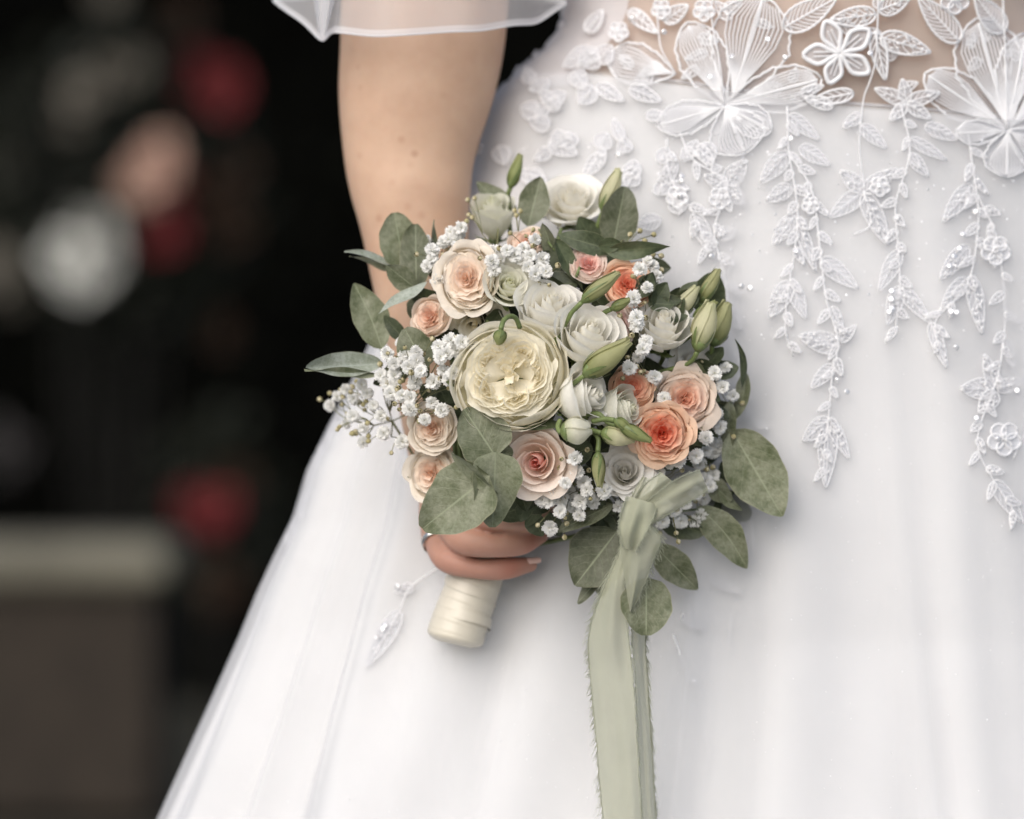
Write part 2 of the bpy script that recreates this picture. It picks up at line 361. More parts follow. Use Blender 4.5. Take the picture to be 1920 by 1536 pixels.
def skirt(name, mat, off, k, nth, nz, z0off=0.0, zbot=.01, tmin=-math.pi, tmax=math.pi):
    th = np.linspace(tmin, tmax, nth); v = np.linspace(0, 1, nz) ** 1.3
    T, Vv = np.meshgrid(th, v, indexing='ij'); zs = seam_z(T) + z0off
    Zz = zs + (zbot - zs) * Vv
    pts = body_pt(T, Zz, off, k)
    mb = MB(); mb.grid(pts); return mb.mesh(name, mat)
skirt_o = link('skirt', skirt('skirt', M_DRESS, 0.0, 0, 420, 220), person)
tulle_o = link('tulle_overlay', skirt('tulle_overlay', M_TULLE, .007, 2, 420, 220, z0off=-.002), person)
# bodice net
th = np.linspace(-math.pi, math.pi, 160); v = np.linspace(0, 1, 50); T, Vv = np.meshgrid(th, v, indexing='ij')
z0 = seam_z(T) - .002; Zz = z0 + (P(0, -420, .1).z - z0) * Vv
mb = MB(); mb.grid(body_pt(T, Zz, .001)); bodice = link('bodice', mb.mesh('bodice', M_BODICE), person)
mb = MB(); mb.tube([Vector(body_pt(np.array(t), seam_z(t) + .0005, .003)) for t in np.linspace(-.62, 1.4, 70)], .0010, 6)
link('waist_seam', mb.mesh('waist_seam', M_HEM), bodice)
# opaque lace panel down the left side of the bodice
mb = MB(); T, Vv = np.meshgrid(np.linspace(-2.2, -.86, 40), np.linspace(0, 1, 30), indexing='ij')
z0 = seam_z(T) - .01; Zz = z0 + (P(0, -420, .1).z - z0) * Vv; p_ = body_pt(T, Zz, .003); mb.grid(p_); link('side_panel', mb.mesh('side_panel', M_LACEO), bodice)

# sleeve: sheer flounce with a hem band
def sleeve():
    cen = np.array([P(795, 0, .14).x, .14]); mb = MB(); hb = MB()
    # hem outline in pixels as seen, front half then back half
    front = cr([(512, 2, .13), (560, 38, .105), (603, 76, .085), (622, 62, .07), (640, 62, .06), (700, 68, .05), (760, 66, .045), (840, 60, .05), (900, 58, .06), (960, 48, .08), (1010, 42, .10), (1062, 8, .12)], 70)
    back = cr([(1062, 8, .12), (1010, 0, .19), (900, -6, .22), (760, -8, .225), (640, -6, .21), (560, 0, .17), (512, 2, .13)], 50)[1:-1]
    hem = [P(q[0], q[1], q[2]) for q in list(front) + list(back)]
    n = len(hem); nv = 26; g = np.zeros((n, nv, 3))
    for i, h in enumerate(hem):
        a_ = math.atan2(h.y - cen[1], h.x - cen[0]); top = Vector((P(815, 0, .17).x + .066 * math.cos(a_), .165 + .060 * math.sin(a_), P(0, -360, .17).z))
        for j in range(nv):
            t = j / (nv - 1); e_ = t ** .75
            q = h.lerp(top, e_); rip = .0035 * math.sin(i * .55 + 1.5 * math.sin(t * 3)) * (1 - t) * math.sin(min(1, t * 4 + .15) * 1.57)
            q = q + Vector((math.cos(a_), math.sin(a_), 0)) * (rip + .012 * math.sin(t * math.pi))
            g[i, j] = q
    mb.grid(g, closed=True)
    g2 = np.zeros((n, 3, 3)); g2[:, 0] = g[:, 0] + (0, -.0008, -.0004); g2[:, 1] = (g[:, 0] * .5 + g[:, 1] * .5) + (0, -.0010, 0); g2[:, 2] = g[:, 1] + (0, -.0008, 0)
    for j in range(3): g2[:, j] = g[:, 0] + (g[:, 1] - g[:, 0]) * (j * .14) + (0, -.0008, 0)
    hb.grid(g2, closed=True)
    hb.tube([tuple(x) for x in g2[:, 0]] + [tuple(g2[0, 0])], .0007, 5)
    s_ = link('sleeve', mb.mesh('sleeve', M_SLEEVE), person); link('hem_band', hb.mesh('hem_band', M_HEM), s_)
    # the pleat that hangs doubled at the outer side
    pl = MB(); gg = np.zeros((12, 20, 3))
    for i in range(12):
        t = i / 11
        for j in range(20):
            u = j / 19; x = 604 + (t - .5) * (14 + 66 * u) + 8 * u; y = 74 - 170 * u - abs(t - .6) * 26 * (1 - u)
            gg[i, j] = P(x, y, .07 + .012 * math.sin(t * 6) * (.3 + u) - .005)
    pl.grid(gg); link('pleat', pl.mesh('pleat', M_HEM), s_)
sleeve()

# ------------------------------------------------------------------ lace appliques
def on(pts, off=.006): return [S(x, y, off) for x, y in pts]
def lace_petal(base, tip, width, veins=9, parent=None, name='lace_petal', blunt=.5, rad_=.0007, off=.006, beads=0, fill=M_LACEF, bend=0.0):
    if blunt > .7 and parent == bodice: fill = M_LACET
    b = np.array(base, float); t = np.array(tip, float); ax = t - b; Lg = np.linalg.norm(ax); ax /= Lg; sd_ = np.array([-ax[1], ax[0]])
    def pos(u, v):
        v_ = min(1, max(0, v)); wv = (math.sin(math.pi * v_ ** (1.35 if blunt > .7 else .55 + .5 * blunt)) ** (.62 if blunt > .7 else .75)) * width * .5
        if blunt > .7: wv *= 1 + .035 * math.sin(v_ * 26) * abs(u)
        return b + ax * Lg * v + sd_ * (u * wv + bend * width * math.sin(math.pi * v))
    mb = MB(); nu, nv = 9, (26 if blunt > .7 else 12)
    g = np.zeros((nu, nv, 3))
    for i in range(nu):
        for j in range(nv):
            q = pos(-1 + 2 * i / (nu - 1), .02 + .96 * j / (nv - 1)); g[i, j] = S(q[0], q[1], off - .0020 + .0008 * (1 - abs(-1 + 2 * i / (nu - 1))))
    mb.grid(g)
    m = mb.mesh(name, fill); ob = link(name, m, parent)
    cb = MB()
    for s_ in (-1, 1):
        pts = [pos(s_ * (1 + .03 * math.sin(j * 2.2)), j / 27) for j in range(28)]
        cb.tube(on(pts, off), rad_ * 1.25, 5)
    cb.tube(on([pos(0, j / 13 * .96) for j in range(14)], off + .0004), rad_, 5)
    if blunt > .7:
        for k in range(veins):
            s_ = -.9 + 1.8 * k / (veins - 1)
            cb.tube(on([pos(s_ * (.15 + .85 * q ** .8), .06 + q * (.90 - .05 * abs(s_))) for q in (0, .2, .4, .6, .8, 1)], off + .0003), rad_ * .85, 4, cap=False)
        veins = 0
    for k in range(veins):
        v0 = .06 + .72 * k / max(1, veins)
        for s_ in (-1, 1):
            pts = [pos(s_ * (q ** .8) * .95, min(.985, v0 + (.20 + .10 * blunt) * q)) for q in (0, .3, .6, 1)]
            cb.tube(on(pts, off + .0002), rad_ * .62, 4, cap=False)
    if beads:
        for k in range(beads):
            q = pos(rng.uniform(-.75, .75), rng.uniform(.12, .9)); p = S(q[0], q[1], off + .0008)
            cb.tube([p, p + Vector((ax[0], -.02, -ax[1])) * .0022], .0006, 5)
    link('lace_cord', cb.mesh('lace_cord', M_LACE), ob) if False else None
    # join cord to petal as one sub-part: two materials in one mesh
    join(ob, cb, M_LACE); return ob
def join(ob, mb2, mat):
    me = ob.data; n0 = len(me.vertices); f0 = len(me.polygons)
    V = np.zeros(n0 * 3); me.vertices.foreach_get('co', V)
    F = [tuple(p.vertices) for p in me.polygons]
    V2 = np.concatenate([V.reshape(-1, 3)] + mb2.v); F2 = F + [tuple(i + n0 for i in f) for f in mb2.f]
    nm = bpy.data.meshes.new(me.name); nm.from_pydata(V2.tolist(), [], F2); nm.polygons.foreach_set('use_smooth', [True] * len(F2))
    nm.materials.append(me.materials[0]); nm.materials.append(mat)
    nm.polygons.foreach_set('material_index', [0] * f0 + [1] * (len(F2) - f0)); nm.update(); ob.data = nm; bpy.data.meshes.remove(me)
def vine(pts, parent, r=.0007, off=.0088):
    q = cr(pts, max(8, len(pts) * 6)); mb = MB(); mb.tube(on([tuple(a_) for a_ in q], off), [r * (1 - .4 * i / len(q)) for i in range(len(q))], 5)
    return link('lace_vine', mb.mesh('lace_vine', M_LACE), parent)
Bd, Sk = bodice, skirt_o
# big veined petals over the waist
for a_ in (((1358, 197), (1288, 42), 92, 11, Bd), ((1372, 192), (1432, -8), 150, 14, Bd), ((1360, 196), (1541, 148), 84, 12, Bd), ((1266, 139), (1138, 107), 78, 9, Bd),
           ((1889, 242), (1832, 34), 128, 14, Bd), ((1887, 240), (1734, 138), 84, 12, Bd), ((1890, 238), (1925, 62), 86, 12, Bd), ((1892, 242), (2010, 120), 90, 12, Bd)):
    lace_petal(a_[0], a_[1], a_[2], a_[3], a_[4], blunt=.9, rad_=.0007, off=.006)
for a_ in (((1358, 200), (1232, 236), 62, 10, Sk), ((1358, 200), (1398, 288), 108, 12, Sk), ((1360, 200), (1446, 246), 60, 8, Sk), ((1889, 245), (1888, 332), 88, 12, Sk), ((1886, 246), (1792, 250), 46, 8, Sk), ((1892, 245), (1975, 300), 70, 8, Sk)):
    lace_petal(a_[0], a_[1], a_[2], a_[3], a_[4], blunt=.9, rad_=.0005, off=.0095)
for a_ in (((1470, 52), (1568, -4), 50, 8, 0), ((1799, 78), (1722, -6), 46, 8, 0), ((1882, 60), (1828, -8), 44, 8, 0), ((1642, 27), (1556, 38), 36, 5, 22), ((1648, 20), (1706, -4), 34, 5, 14), ((1651, 70), (1745, 98), 40, 4, 26),
           ((1600, 175), (1520, 190), 26, 4, 0), ((1180, 20), (1232, 62), 26, 4, 12), ((1640, 60), (1660, 150), 30, 5, 0), ((1100, 60), (1130, 20), 26, 4, 0), ((1245, 40), (1290, 10), 30, 4, 0)):
    lace_petal(a_[0], a_[1], a_[2], a_[3], Bd, name='lace_leaf', blunt=.25, rad_=.0007, off=.008, beads=a_[4])
def star(cx, cy, tips, r=.0011, parent=None, off=.009, name='lace_flower'):
    mb = MB(); first = None; ob = None; cb = MB()
    for (x, y) in tips:
        dx, dy = x - cx, y - cy; L = math.hypot(dx, dy); ux, uy = dx / L, dy / L; nx, ny = -uy, ux
        out = [(cx + ux * L * v + nx * s * w_, cy + uy * L * v + ny * s * w_) for (v, w_, s) in ((.0, 0, 1), (.25, L * .10, 1), (.55, L * .26, 1), (.78, L * .2, 1), (1, 0, 1), (.78, L * .2, -1), (.55, L * .26, -1), (.25, L * .1, -1), (0, 0, 1))]
        q = [tuple(a_) for a_ in cr(out, 22)]; cb.tube(on(q, off), r * 1.5, 6)
        inn = [(cx + (a_ - cx) * .6 + ux * L * .06, cy + (b_ - cy) * .6 + uy * L * .06) for a_, b_ in q]
        for k in range(7):
            t = .22 + .5 * k / 7
            for s in (-.06, .06): p = S(cx + ux * L * t + nx * L * s, cy + uy * L * t + ny * L * s, off + .0006); cb.tube([p, p + Vector((ux, 0, -uy)) * .0018], .0006, 5)
    cb2 = MB(); fan = []
    for (x, y) in tips:
        dx, dy = x - cx, y - cy; L = math.hypot(dx, dy); g = np.zeros((5, 6, 3))
        for i in range(5):
            for j in range(6):
                v = j / 5; wv = L * .27 * math.sin(math.pi * min(.98, v + .02) ** 1.0) ** .8 * (-1 + i / 2); g[i, j] = S(cx + dx * v - dy / L * wv, cy + dy * v + dx / L * wv, off - .001)
        mb.grid(g)
    ob = link(name, mb.mesh(name, M_LACEO), parent); join(ob, cb, M_LACE); return ob
star(1575, 101, [(1548, 40), (1629, 56), (1629, 136), (1555, 156), (1506, 103)], parent=Bd)
def pent(cx, cy, r, a0=.3): return [(cx + r * math.cos(a0 + i * 1.2566), cy + r * math.sin(a0 + i * 1.2566)) for i in range(5)]
def round_flower(cx, cy, r, parent, off=.0088):
    mb = MB(); cb = MB()
    for k in range(5):
        a_ = .3 + k * 1.2566; x, y = cx + math.cos(a_) * r * .55, cy + math.sin(a_) * r * .55; g = np.zeros((9, 5, 3)); rim = []
        for i in range(9):
            b = 2 * math.pi * i / 8
            for j in range(5): g[i, j] = S(x + math.cos(b) * r * .5 * j / 4, y + math.sin(b) * r * .5 * j / 4, off + .001 * (j / 4) ** 2)
        mb.grid(g)
        cb.tube(on([(x + math.cos(2 * math.pi * i / 12) * r * .47, y + math.sin(2 * math.pi * i / 12) * r * .47) for i in range(13)], off + .001), .0008, 5)
    for k in range(9): p = S(cx + rng.uniform(-.2, .2) * r, cy + rng.uniform(-.2, .2) * r, off + .002); cb.tube([p, p + Vector((0, 0, .0014))], .0007, 5)
    ob = link('lace_flower', mb.mesh('lace_flower', M_LACEO), parent); join(ob, cb, M_LACE)
for x, y, r in ((1867, 470, 27), (1883, 823, 31), (1350, 372, 20), (1320, 20, 20), (1790, 0, 26), (1650, 350, 18), (1240, 18, 18), (1520, 385, 16), (1270, 370, 20), (1160, 60, 18)): round_flower(x, y, r, Bd if y < 140 else Sk)
vine([(1647, -10), (1645, 60), (1642, 112), (1632, 150), (1620, 182), (1614, 230), (1611, 272), (1614, 310), (1622, 355)], Bd)
vine([(1228, -10), (1234, 50), (1240, 92), (1262, 130)], Bd); vine([(1337, -10), (1335, 40), (1350, 120), (1358, 197)], Bd); vine([(1880, -10), (1884, 80), (1889, 242)], Bd)
VN = [[(1476, 200), (1479, 282), (1490, 350), (1496, 410), (1490, 470), (1481, 526), (1472, 612), (1487, 669)],
      [(1479, 288), (1522, 357), (1537, 462), (1549, 560), (1571, 640), (1560, 706), (1554, 778), (1545, 850), (1547, 908)],
      [(1690, 200), (1706, 286), (1680, 380), (1684, 460), (1687, 537), (1678, 631)],
      [(1815, 250), (1822, 300), (1832, 370), (1834, 425), (1815, 530), (1755, 601), (1762, 650)],
      [(1832, 365), (1864, 432), (1879, 511), (1884, 600), (1872, 700), (1840, 791), (1834, 843), (1863, 901), (1915, 980)],
      [(1275, 250), (1300, 300), (1361, 345), (1339, 432), (1354, 500), (1366, 570), (1372, 660), (1392, 740), (1418, 800)],
      [(1250, 260), (1256, 330), (1300, 400), (1330, 480)], [(1620, 357), (1632, 420), (1600, 440)],
      [(819, 1066), (769, 1103), (748, 1148), (715, 1205), (686, 1252)], [(1372, 1150), (1368, 1190), (1366, 1220)], [(1262, 1190), (1290, 1265), (1320, 1310)], [(1318, 1375), (1330, 1410), (1322, 1450)],
      [(1395, 930), (1410, 990), (1414, 1036)], [(1940, 700), (1925, 800), (1900, 860)]]
for q in VN: vine(q, Sk)
LV = [((1822, 346), (1768, 416), 32, 26), ((1815, 462), (1762, 524), 32, 14), ((1822, 519), (1841, 626), 30, 26), ((1812, 522), (1765, 578), 28, 8), ((1477, 286), (1425, 344), 34, 14), ((1483, 350), (1437, 378), 30, 10), ((1490, 405), (1448, 460), 30, 14),
      ((1481, 528), (1440, 600), 36, 26), ((1484, 530), (1510, 598), 28, 0), ((1498, 420), (1530, 510), 22, 8), ((1540, 485), (1608, 541), 34, 0), ((1620, 360), (1682, 316), 32, 22), ((1620, 362), (1665, 460), 36, 26), ((1618, 360), (1555, 408), 34, 0), ((1617, 356), (1575, 320), 30, 12),
      ((1687, 470), (1648, 546), 30, 0), ((1688, 537), (1664, 610), 30, 6), ((1690, 540), (1745, 606), 26, 12), ((1573, 650), (1498, 630), 40, 26), ((1575, 640), (1605, 610), 20, 0), ((1563, 685), (1520, 728), 26, 0), ((1556, 786), (1504, 828), 34, 12), ((1554, 790), (1548, 915), 36, 8), ((1556, 788), (1592, 860), 24, 8),
      ((1345, 440), (1383, 434), 26, 8), ((1362, 345), (1400, 300), 36, 14), ((1362, 348), (1320, 330), 28, 10), ((1362, 350), (1395, 385), 30, 14), ((1706, 290), (1740, 330), 24, 0), ((1706, 260), (1775, 300), 22, 0), ((1480, 215), (1536, 262), 26, 0), ((1500, 275), (1556, 310), 28, 0),
      ((1615, 235), (1662, 278), 26, 0), ((1614, 215), (1580, 240), 22, 6), ((1866, 730), (1800, 728), 40, 22), ((1868, 728), (1846, 664), 28, 10), ((1868, 735), (1835, 775), 34, 22), ((1870, 730), (1918, 712), 26, 4), ((1745, 605), (1775, 690), 24, 4), ((1863, 901), (1918, 982), 30, 0), ((1885, 635), (1900, 690), 20, 4),
      ((750, 1145), (686, 1252), 34, 12), ((775, 1100), (740, 1110), 20, 4), ((1330, 1080), (1388, 1112), 22, 10), ((1280, 1150), (1318, 1180), 24, 8), ((1300, 400), (1340, 480), 30, 6), ((1265, 300), (1240, 360), 26, 8), ((1735, 235), (1795, 262), 26, 4), ((1560, 575), (1580, 620), 18, 4), ((1365, 565), (1390, 610), 18, 0)]
for b, t, w_, bd in LV: lace_petal(b, t, w_, 4, Sk, name='lace_leaf', blunt=.2, rad_=.00034, off=.0084, beads=bd, fill=M_LACEO)
for q in VN[:7]:            # smaller leaves set alternately along the stems
    c_ = cr(q, 60); acc = 0; sd2 = 1
    for i in range(1, 59):
        acc += math.hypot(*(c_[i] - c_[i - 1]))
        if acc > 26:
            acc = 0; sd2 = -sd2; t_ = (c_[i + 1] - c_[i - 1]); an = math.atan2(t_[1], t_[0]) + sd2 * rng.uniform(.5, 1.0); l = rng.uniform(22, 38)
            lace_petal(tuple(c_[i]), (c_[i][0] + math.cos(an) * l, c_[i][1] + math.sin(an) * l), rng.uniform(11, 17), 3, Sk, name='lace_leaf', blunt=.15, rad_=.0004, off=.0092, beads=rng.choice([0, 0, 5]), fill=rng.choice([M_LACEO, M_LACEF]))
for b, t, w_ in (((1700, 192), (1640, 166), 26), ((1700, 192), (1762, 174), 26), ((1700, 192), (1692, 148), 24), ((1562, 200), (1508, 184), 22), ((1700, 195), (1668, 226), 22), ((1702, 195), (1745, 222), 24), ((1500, 178), (1545, 160), 18), ((1120, 160), (1170, 190), 26), ((1180, 165), (1240, 190), 28)):
    lace_petal(b, t, w_, 4, Bd, name='lace_leaf', blunt=.3, rad_=.0005, off=.0085, beads=4, fill=M_LACEO)
for k in range(26):
    x = rng.uniform(1140, 1915); y = rng.uniform(2, 185); a_ = rng.uniform(0, 6.28); l = rng.uniform(26, 48)
    lace_petal((x, y), (x + math.cos(a_) * l, y + math.sin(a_) * l), rng.uniform(14, 24), 4, Bd, name='lace_leaf', blunt=.2, rad_=.0005, off=.0050, beads=rng.choice([0, 5]), fill=M_LACEF)
# worked lace over the hip, left of the waist
for k in range(70):
    x = rng.uniform(930, 1330); y = rng.uniform(60, 420)
    lim = np.interp(y, [60, 125, 215, 300, 420], [1085, 1010, 940, 915, 930])
    if x < lim or (x > 1130 and y < 215): continue
    if 900 < x < 1230 and y > 335: continue
    a_ = rng.uniform(0, 6.28); l = rng.uniform(34, 70)
    lace_petal((x, y), (x + math.cos(a_) * l, y + math.sin(a_) * l * .8), rng.uniform(20, 40), 4, Sk if y > 130 else Bd, name='lace_leaf', blunt=rng.uniform(.1, .6), rad_=.0004, off=.0090, fill=M_LACEO, beads=rng.choice([0, 4, 8]))
# scalloped lace edge down the hip silhouette and the left skirt edge
mb = MB()
for (a0, b0) in (((1058, 60), (884, 330)), ((640, 800), (560, 1010))):
    pass
for yy in list(range(20, 330, 9)) + list(range(800, 1010, 11)):
    z = P(0, yy, YC).z; t = -1.50 + rng.uniform(-.04, .04); p = Vector(body_pt(np.array(t), np.array(z), .0015, 0 if yy > 300 else None))
    r_ = rng.uniform(.0022, .0042); mb.tube([p + Vector((-r_ * .2, 0, r_)), p + Vector((-r_ * .75, -.001, 0)), p + Vector((-r_ * .2, 0, -r_))], [r_ * .35, r_ * .55, r_ * .35], 6)
link('scalloped_edge', mb.mesh('scalloped_edge', M_LACEO), skirt_o, kind='stuff')
# sequins that can be told apart, then the scattered glitter
def disc(mb, c, r, n=10, nrm=(0, -1, .15)):
    z = Vector(nrm).normalized(); x = z.orthogonal().normalized(); y = z.cross(x); V = []
    for rr, dz in ((r * .3, .0001), (r, .0004), (r, 0.0)):
        for j in range(n): a_ = 2 * math.pi * j / n; V.append(tuple(c + x * math.cos(a_) * rr + y * math.sin(a_) * rr + z * dz))
    F = [(i * n + j, i * n + (j + 1) % n, (i + 1) * n + (j + 1) % n, (i + 1) * n + j) for i in range(2) for j in range(n)]
    mb.add(V, F)
SQ = [(1391, 537), (1406, 540), (1828, 397), (1805, 438), (1799, 465), (1672, 545), (1671, 561), (1783, 584), (1872, 934 - 110), (1302, 1280), (1158, 291), (1332, 143), (1372, 105), (1440, 74), (1472, 108), (1184, 35), (1245, 60), (1632, 100), (1492, 470), (1335, 481),
      (1907, 732), (1831, 783), (1794, 585), (1667, 585), (1673, 578), (1780, 498), (1569, 714), (1588, 735), (1793, 652), (717, 1180), (722, 1172), (708, 1195), (745, 1100), (1276, 340), (1279, 330), (1275, 368), (1482, 260), (900, 275), (897, 285), (1790, 480)]
sq = None
mb = MB(); disc(mb, Vector((0, 0, 0)), .0019); sqm = mb.mesh('sequin', M_SEQ)
for (x, y) in SQ:
    m = Matrix.Translation(S(x, y, .0125)) @ Matrix.Rotation(rng.uniform(-.5, .5), 4, 'X') @ Matrix.Rotation(rng.uniform(-.5, .5), 4, 'Z')
    link('sequin', sqm, skirt_o if y > 190 else bodice, m)
mb = MB()
for k in range(520):
    x = rng.uniform(480, 1920); y = rng.uniform(220, 1536)
    if x < np.interp(y, [200, 330, 800, 1536], [950, 920, 700, 400]): continue
    disc(mb, S(x, y, .013), rng.uniform(.0002, .0005), 5, (rng.uniform(-.5, .5), -1, rng.uniform(-.4, .6)))
for k in range(240):
    x = rng.uniform(930, 1920); y = rng.uniform(230, 640)
    if x < 1230 and y > 300: continue
    disc(mb, S(x, y, .013), rng.uniform(.0004, .0009), 5, (rng.uniform(-.5, .5), -1, rng.uniform(-.4, .6)))
link('glitter', mb.mesh('glitter', M_SEQ), skirt_o, kind='stuff')
# fingernails and ring
def nail(p, d, up, r, l):
    mb = MB(); g = np.zeros((7, 6, 3)); d = Vector(d).normalized(); up = Vector(up).normalized(); s_ = d.cross(up)
    for i in range(7):
        a_ = -1.1 + 2.2 * i / 6
        for j in range(6):
            t = j / 5; rr = r * (1 - .15 * t) * (1 if t < .8 else math.sqrt(max(0, 1 - ((t - .8) / .25) ** 2)) + .02)
            g[i, j] = p + s_ * math.sin(a_) * rr + up * (math.cos(a_) * r * .95 - r * .1) + d * (l * t)
    mb.grid(g); link('fingernail', mb.mesh('fingernail', M_NAIL), person)
nail(P(988, 1055, .0425), (1, .20, .05), (.0, -.60, .80), .0036, .0095)
nail(P(1006, 999, .040), (1, .30, .30), (-.2, -.70, .70), .0040, .0100)
mb = MB(); c = P(820, 1015, .063); ax = (P(828, 1030, .058) - P(812, 975, .078)).normalized(); R0 = .0104; g = np.zeros((48, 7, 3)); x_ = ax.orthogonal().normalized(); y_ = ax.cross(x_)
for i in range(48):
    a_ = 2 * math.pi * i / 48
    for j in range(7):
        b = 2 * math.pi * j / 6; g[i, j] = c + (x_ * math.cos(a_) + y_ * math.sin(a_)) * (R0 + .0007 * math.cos(b)) + ax * (.0026 * math.sin(b))
mb.grid(g, closed=True); link('wedding_ring', mb.mesh('wedding_ring', M_SILVER), label='plain silver wedding ring on the bride\'s finger just below the large round eucalyptus leaf', category='ring')

# ------------------------------------------------------------------ bouquet
G0 = P(893, 1045, .062)
bouquet = link('bouquet', None, mw=Matrix.Translation(G0), label='bridal bouquet of white, cream and peach roses with eucalyptus and a sage ribbon', category='bouquet')
def dome(px, py):
    r2 = ((px - 1040) / 330) ** 2 + ((py - 730) / 320) ** 2; return -.050 + .075 * min(r2, 1.7)
# handle
mb = MB(); A = P(908, 1000, .062); B = P(856, 1208, .058); ax = (B - A)
path = []; rs = []
for i in range(90):
    t = i / 89; path.append(A + ax * t + Vector((.002 * math.sin(t * 5), 0, 0))); w_ = .0168 + .003 * t
    ph = (t * 11) % 1; w_ += .00035 * (ph ** 2)
    if t > .93: w_ *= math.sqrt(max(.02, 1 - ((t - .93) / .075) ** 2 * .75))
    rs.append(w_)
mb.tube(path, rs, 40); handle = link('handle', mb.mesh('handle', M_SATIN), bouquet)
mb = MB()      # the crossing turns of satin
for (t0, t1, a0) in ((.30, .80, .2), (.55, .98, 1.9)):
    g = np.zeros((22, 5, 3))
    for i in range(22):
        q = i / 21
        for j in range(5):
            t = t0 + (t1 - t0) * q * .6 + j * .022; an = -1.9 + q * 3.8; r_ = (.0175 + .003 * t + .00012 * j)
            c = A + ax * min(.985, t); g[i, j] = c + Vector((math.sin(an) * r_, -math.cos(an) * r_, 0))
    mb.grid(g)
link('satin_wrap', mb.mesh('satin_wrap', M_SATIN), handle)

def stem_to(mb, p, d, r=.0016, col=None):
    p = Vector(p); d = Vector(d); q = [p, p - d * .02, p.lerp(G0, .45) + Vector((0, .012, .01)), G0 + (p - G0) * .12, G0]
    mb.tube([Vector(a_) for a_ in cr([tuple(a_) for a_ in q], 14)], r, 6, col)

def petal_grid(R, H, phi, om, close=.2, curl=0., spiral=.12, ruf=.04, nu=13, nv=11, seed=0, point=0., top=0., flat=.2, nar=.30, fp=2.4, slope=0.):
    r_ = np.random.RandomState(seed); u = np.linspace(-1, 1, nu)[:, None] * np.ones((1, nv)); v = np.ones((nu, 1)) * np.linspace(0, 1, nv)[None]
    wv = (.30 + .70 * np.sin(np.pi / 2 * np.clip(v / .55, 0, 1))) * (1 - nar * np.clip((v - .72) / .28, 0, 1) ** 2)
    ve = v * (1 - flat * np.abs(u) ** fp + point * np.exp(-(u / .25) ** 2) * .06)
    ang = phi + om * u * wv
    pr = np.sin(np.pi / 2 * np.clip(ve * 1.45, 0, 1)) ** .75 * (1 - close * sst(.5, 1.05, ve)); pr = pr * (1 - slope * (1 - v) ** 1.0)
    p1, p2, p3 = r_.uniform(0, 6.28, 3)
    ed = sst(.45, 1, v)
    n_ = ruf * ed * (np.sin(u * 3.1 + p1) + .6 * np.sin(u * 6.3 + p2) + .35 * np.sin(u * 12 + p3))
    s = sst(.66, 1.02, ve)
    rr = R * pr + spiral * R * u + R * n_ + R * curl * s ** 2 * (1 + .5 * u ** 2)
    z = -H + (H + top) * ve ** .92 - R * curl * .55 * s ** 2.2 * (.5 + u ** 2) + R * ruf * ed * .7 * np.sin(u * 5 + p2)
    return np.stack([rr * np.cos(ang), rr * np.sin(ang), z], -1), u, v
def lerp3(a_, b_, t): t = t[..., None]; return np.array(a_) * (1 - t) + np.array(b_) * t
def add_petal(fl, mw, g, C, mat=None):
    mb = MB(); mb.grid(g, C.reshape(-1, 3)); return link('petal', mb.mesh('petal', mat or M_PETAL), fl, mw)
def calyx(name, mw, p, d, R, H, label=None, sep=5, green=1.0):
    mb = MB(); inv = mw.inverted()
    stem_to(mb, mw @ Vector((0, 0, -H)), d); 
    for i in range(len(mb.v)): mb.v[i] = np.array([tuple(inv @ Vector(q)) for q in mb.v[i]])
    mb.tube([(0, 0, -H - .30 * R), (0, 0, -H - .1 * R), (0, 0, -H + .06 * R), (0, 0, -H + .2 * R)], [R * .10, R * .26, R * .34, R * .30], 12)
    for k in range(sep):
        a_ = k * 6.283 / sep + .3; g = np.zeros((3, 7, 3))
        for j in range(7):
            v = j / 6; r_ = R * (.3 + .75 * math.sin(v * 1.5)); w_ = .13 * (1 - v) + .01
            for i in range(3): an = a_ + (i - 1) * w_ / (.3 + .7 * v); g[i, j] = (r_ * math.cos(an) * 1.06, r_ * math.sin(an) * 1.06, -H + R * (.0 + .75 * v))
        mb.grid(g)
    fl = link(name, mb.mesh(name, M_STEM), bouquet, mw)
    if label: fl['label'] = label
    return fl
seedc = [100]
